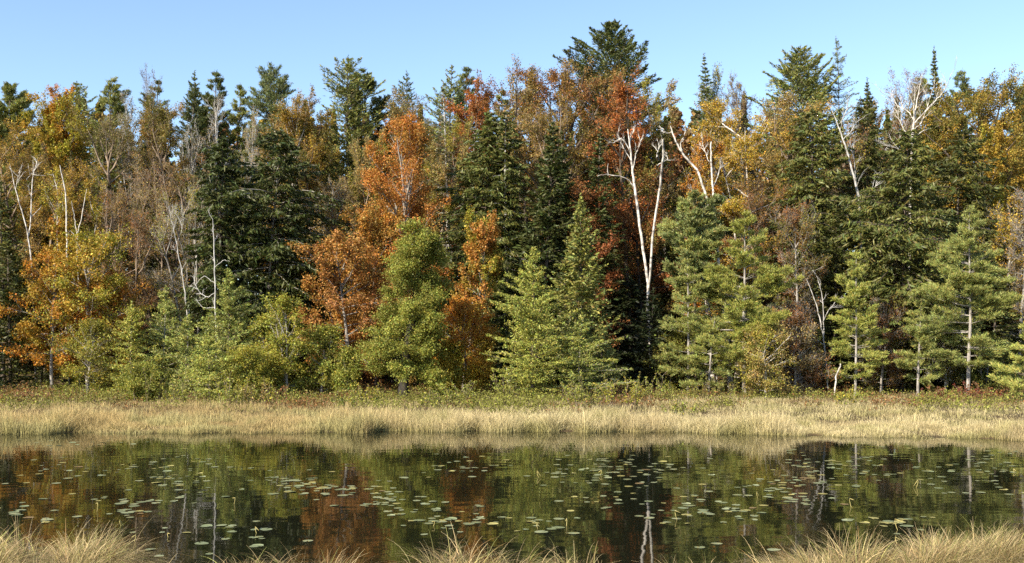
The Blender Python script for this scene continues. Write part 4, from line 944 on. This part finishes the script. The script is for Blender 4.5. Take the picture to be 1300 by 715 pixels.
# the small far pads past the first three hundred, in one sheet
g = Geo()
for px, py, k, sx, sy, where in CL:
    for _ in range(int(k * (1.3 if px < 600 else .95))):
        x_, y_ = px + rng.normal(0, sx * .75), max(py - 4 + rng.normal(0, sy * .9), 558); d = F * CAMZ / (y_ - HZ); X = (x_ - CX) / F * d
        if d > far_shore(X) - .8 or y_ > 665: continue
        q = pad_mesh(300 + int(rng.integers(0, 8)), ['padgreen', 'padpale', 'padgreen', 'padyellow', 'padpale'][int(rng.integers(0, 5))]); s = rng.uniform(.055, .11); aa = rng.random() * 6.28
        V = q.v[0] * s; V = np.stack([V[:, 0] * math.cos(aa) - V[:, 1] * math.sin(aa), V[:, 0] * math.sin(aa) + V[:, 1] * math.cos(aa), V[:, 2]], 1)
        g.v.append(V + np.array([X, d, .003 + .002 * rng.random()])); g.f4.append(q.f4[0] + g.n); g.n += len(V); g.c4.append(q.c4[0])
tag(g.build('lily_pads', PAD), 'many small lily pads spread thinly over the far water', 'lily pads', kind='stuff')
for i, o in enumerate(pads):
    if i not in used: bpy.data.objects.remove(o)
open('/tmp/t/np.txt', 'w').write(str(NP)) if 0 else None

def stem(px, py, h, bend, label):
    h *= .52
    SEED[0] += 1; r = np.random.default_rng(SEED[0]); d = F * CAMZ / (py - HZ)
    az = r.choice([0, np.pi]) + r.normal(0, .5); t = np.linspace(0, 1, 8)
    k = np.where(t < .5, t, .5) * 2; dz = h * np.where(t < .55, t / .55, 1 - bend * (t - .55) / .45)
    dx = h * .5 * np.abs(t - .0) ** 1.3 * (1 if bend < .3 else 1); dx = np.where(t < .55, -h * .25 * np.sin(t / .55 * 1.57), -h * .25 + h * .55 * (t - .55) / .45)
    P = np.stack([dx * np.cos(az), dx * np.sin(az), dz - .02], 1)
    g = Geo(); g.tubes(P[None], np.array([[.005, .006, .006, .006, .007, .008, .007, .003]]), 6)
    g.c4 = [np.tile(np.array([.50, .42, .16]), (len(g.f4[0]), 1)) * np.exp(r.normal(0, .1, (len(g.f4[0]), 1)))]
    o = g.build('lily_stem', STRAW, smooth=True); o.location = ((px - CX) / F * d, d, 0)  # a bent lily stalk, not a reed
    tag(o, label, 'water plant stem', 'bent yellow lily stems standing from the water')
for a in [(123, 650, .42, .1, 'upright curved yellow stem over the raft beyond the tangled tussocks'),
          (154, 668, .30, .9, 'sharply bent yellow stem beside the tangled tussocks'),
          (170, 688, .28, .3, 'short yellow stem at the tips of the second tussock'),
          (297, 640, .32, .1, 'curved yellow stem under the dark fir reflection'),
          (326, 677, .28, .5, 'kinked stem in the pad row before the thin sedge clump'),
          (214, 682, .18, .1, 'short pale stem among pads before the low sedge'),
          (550, 668, .22, .1, 'stubby yellow stem beyond the wispy sedge clump'),
          (684, 606, .40, .8, 'bent yellow stem near the tamarack reflection'),
          (762, 603, .30, .4, 'hooked stem in the dense raft by the mirrored gap'),
          (683, 671, .24, .6, 'kinked yellow stem on the drift before the loose clump'),
          (719, 668, .34, .3, 'slanting stem over the drift before the loose clump'),
          (860, 660, .40, .2, 'tall curved stem beside the black mirrored gap'),
          (1081, 644, .40, .1, 'upright yellow stem below the white stemmed pine reflection'),
          (1163, 619, .44, .8, 'bent yellow stem over the hemlock reflection'),
          (1140, 673, .45, .2, 'tall bright yellow stem rising before the straw mound'),
          (1139, 690, .26, .3, 'short slanting stem at the foot of the straw mound'),
          (962, 632, .34, .7, 'dark kinked stem below the large bright pine reflection'),
          (1288, 600, .25, .5, 'little stem among far pads near the picture edge')]:
    stem(*a)
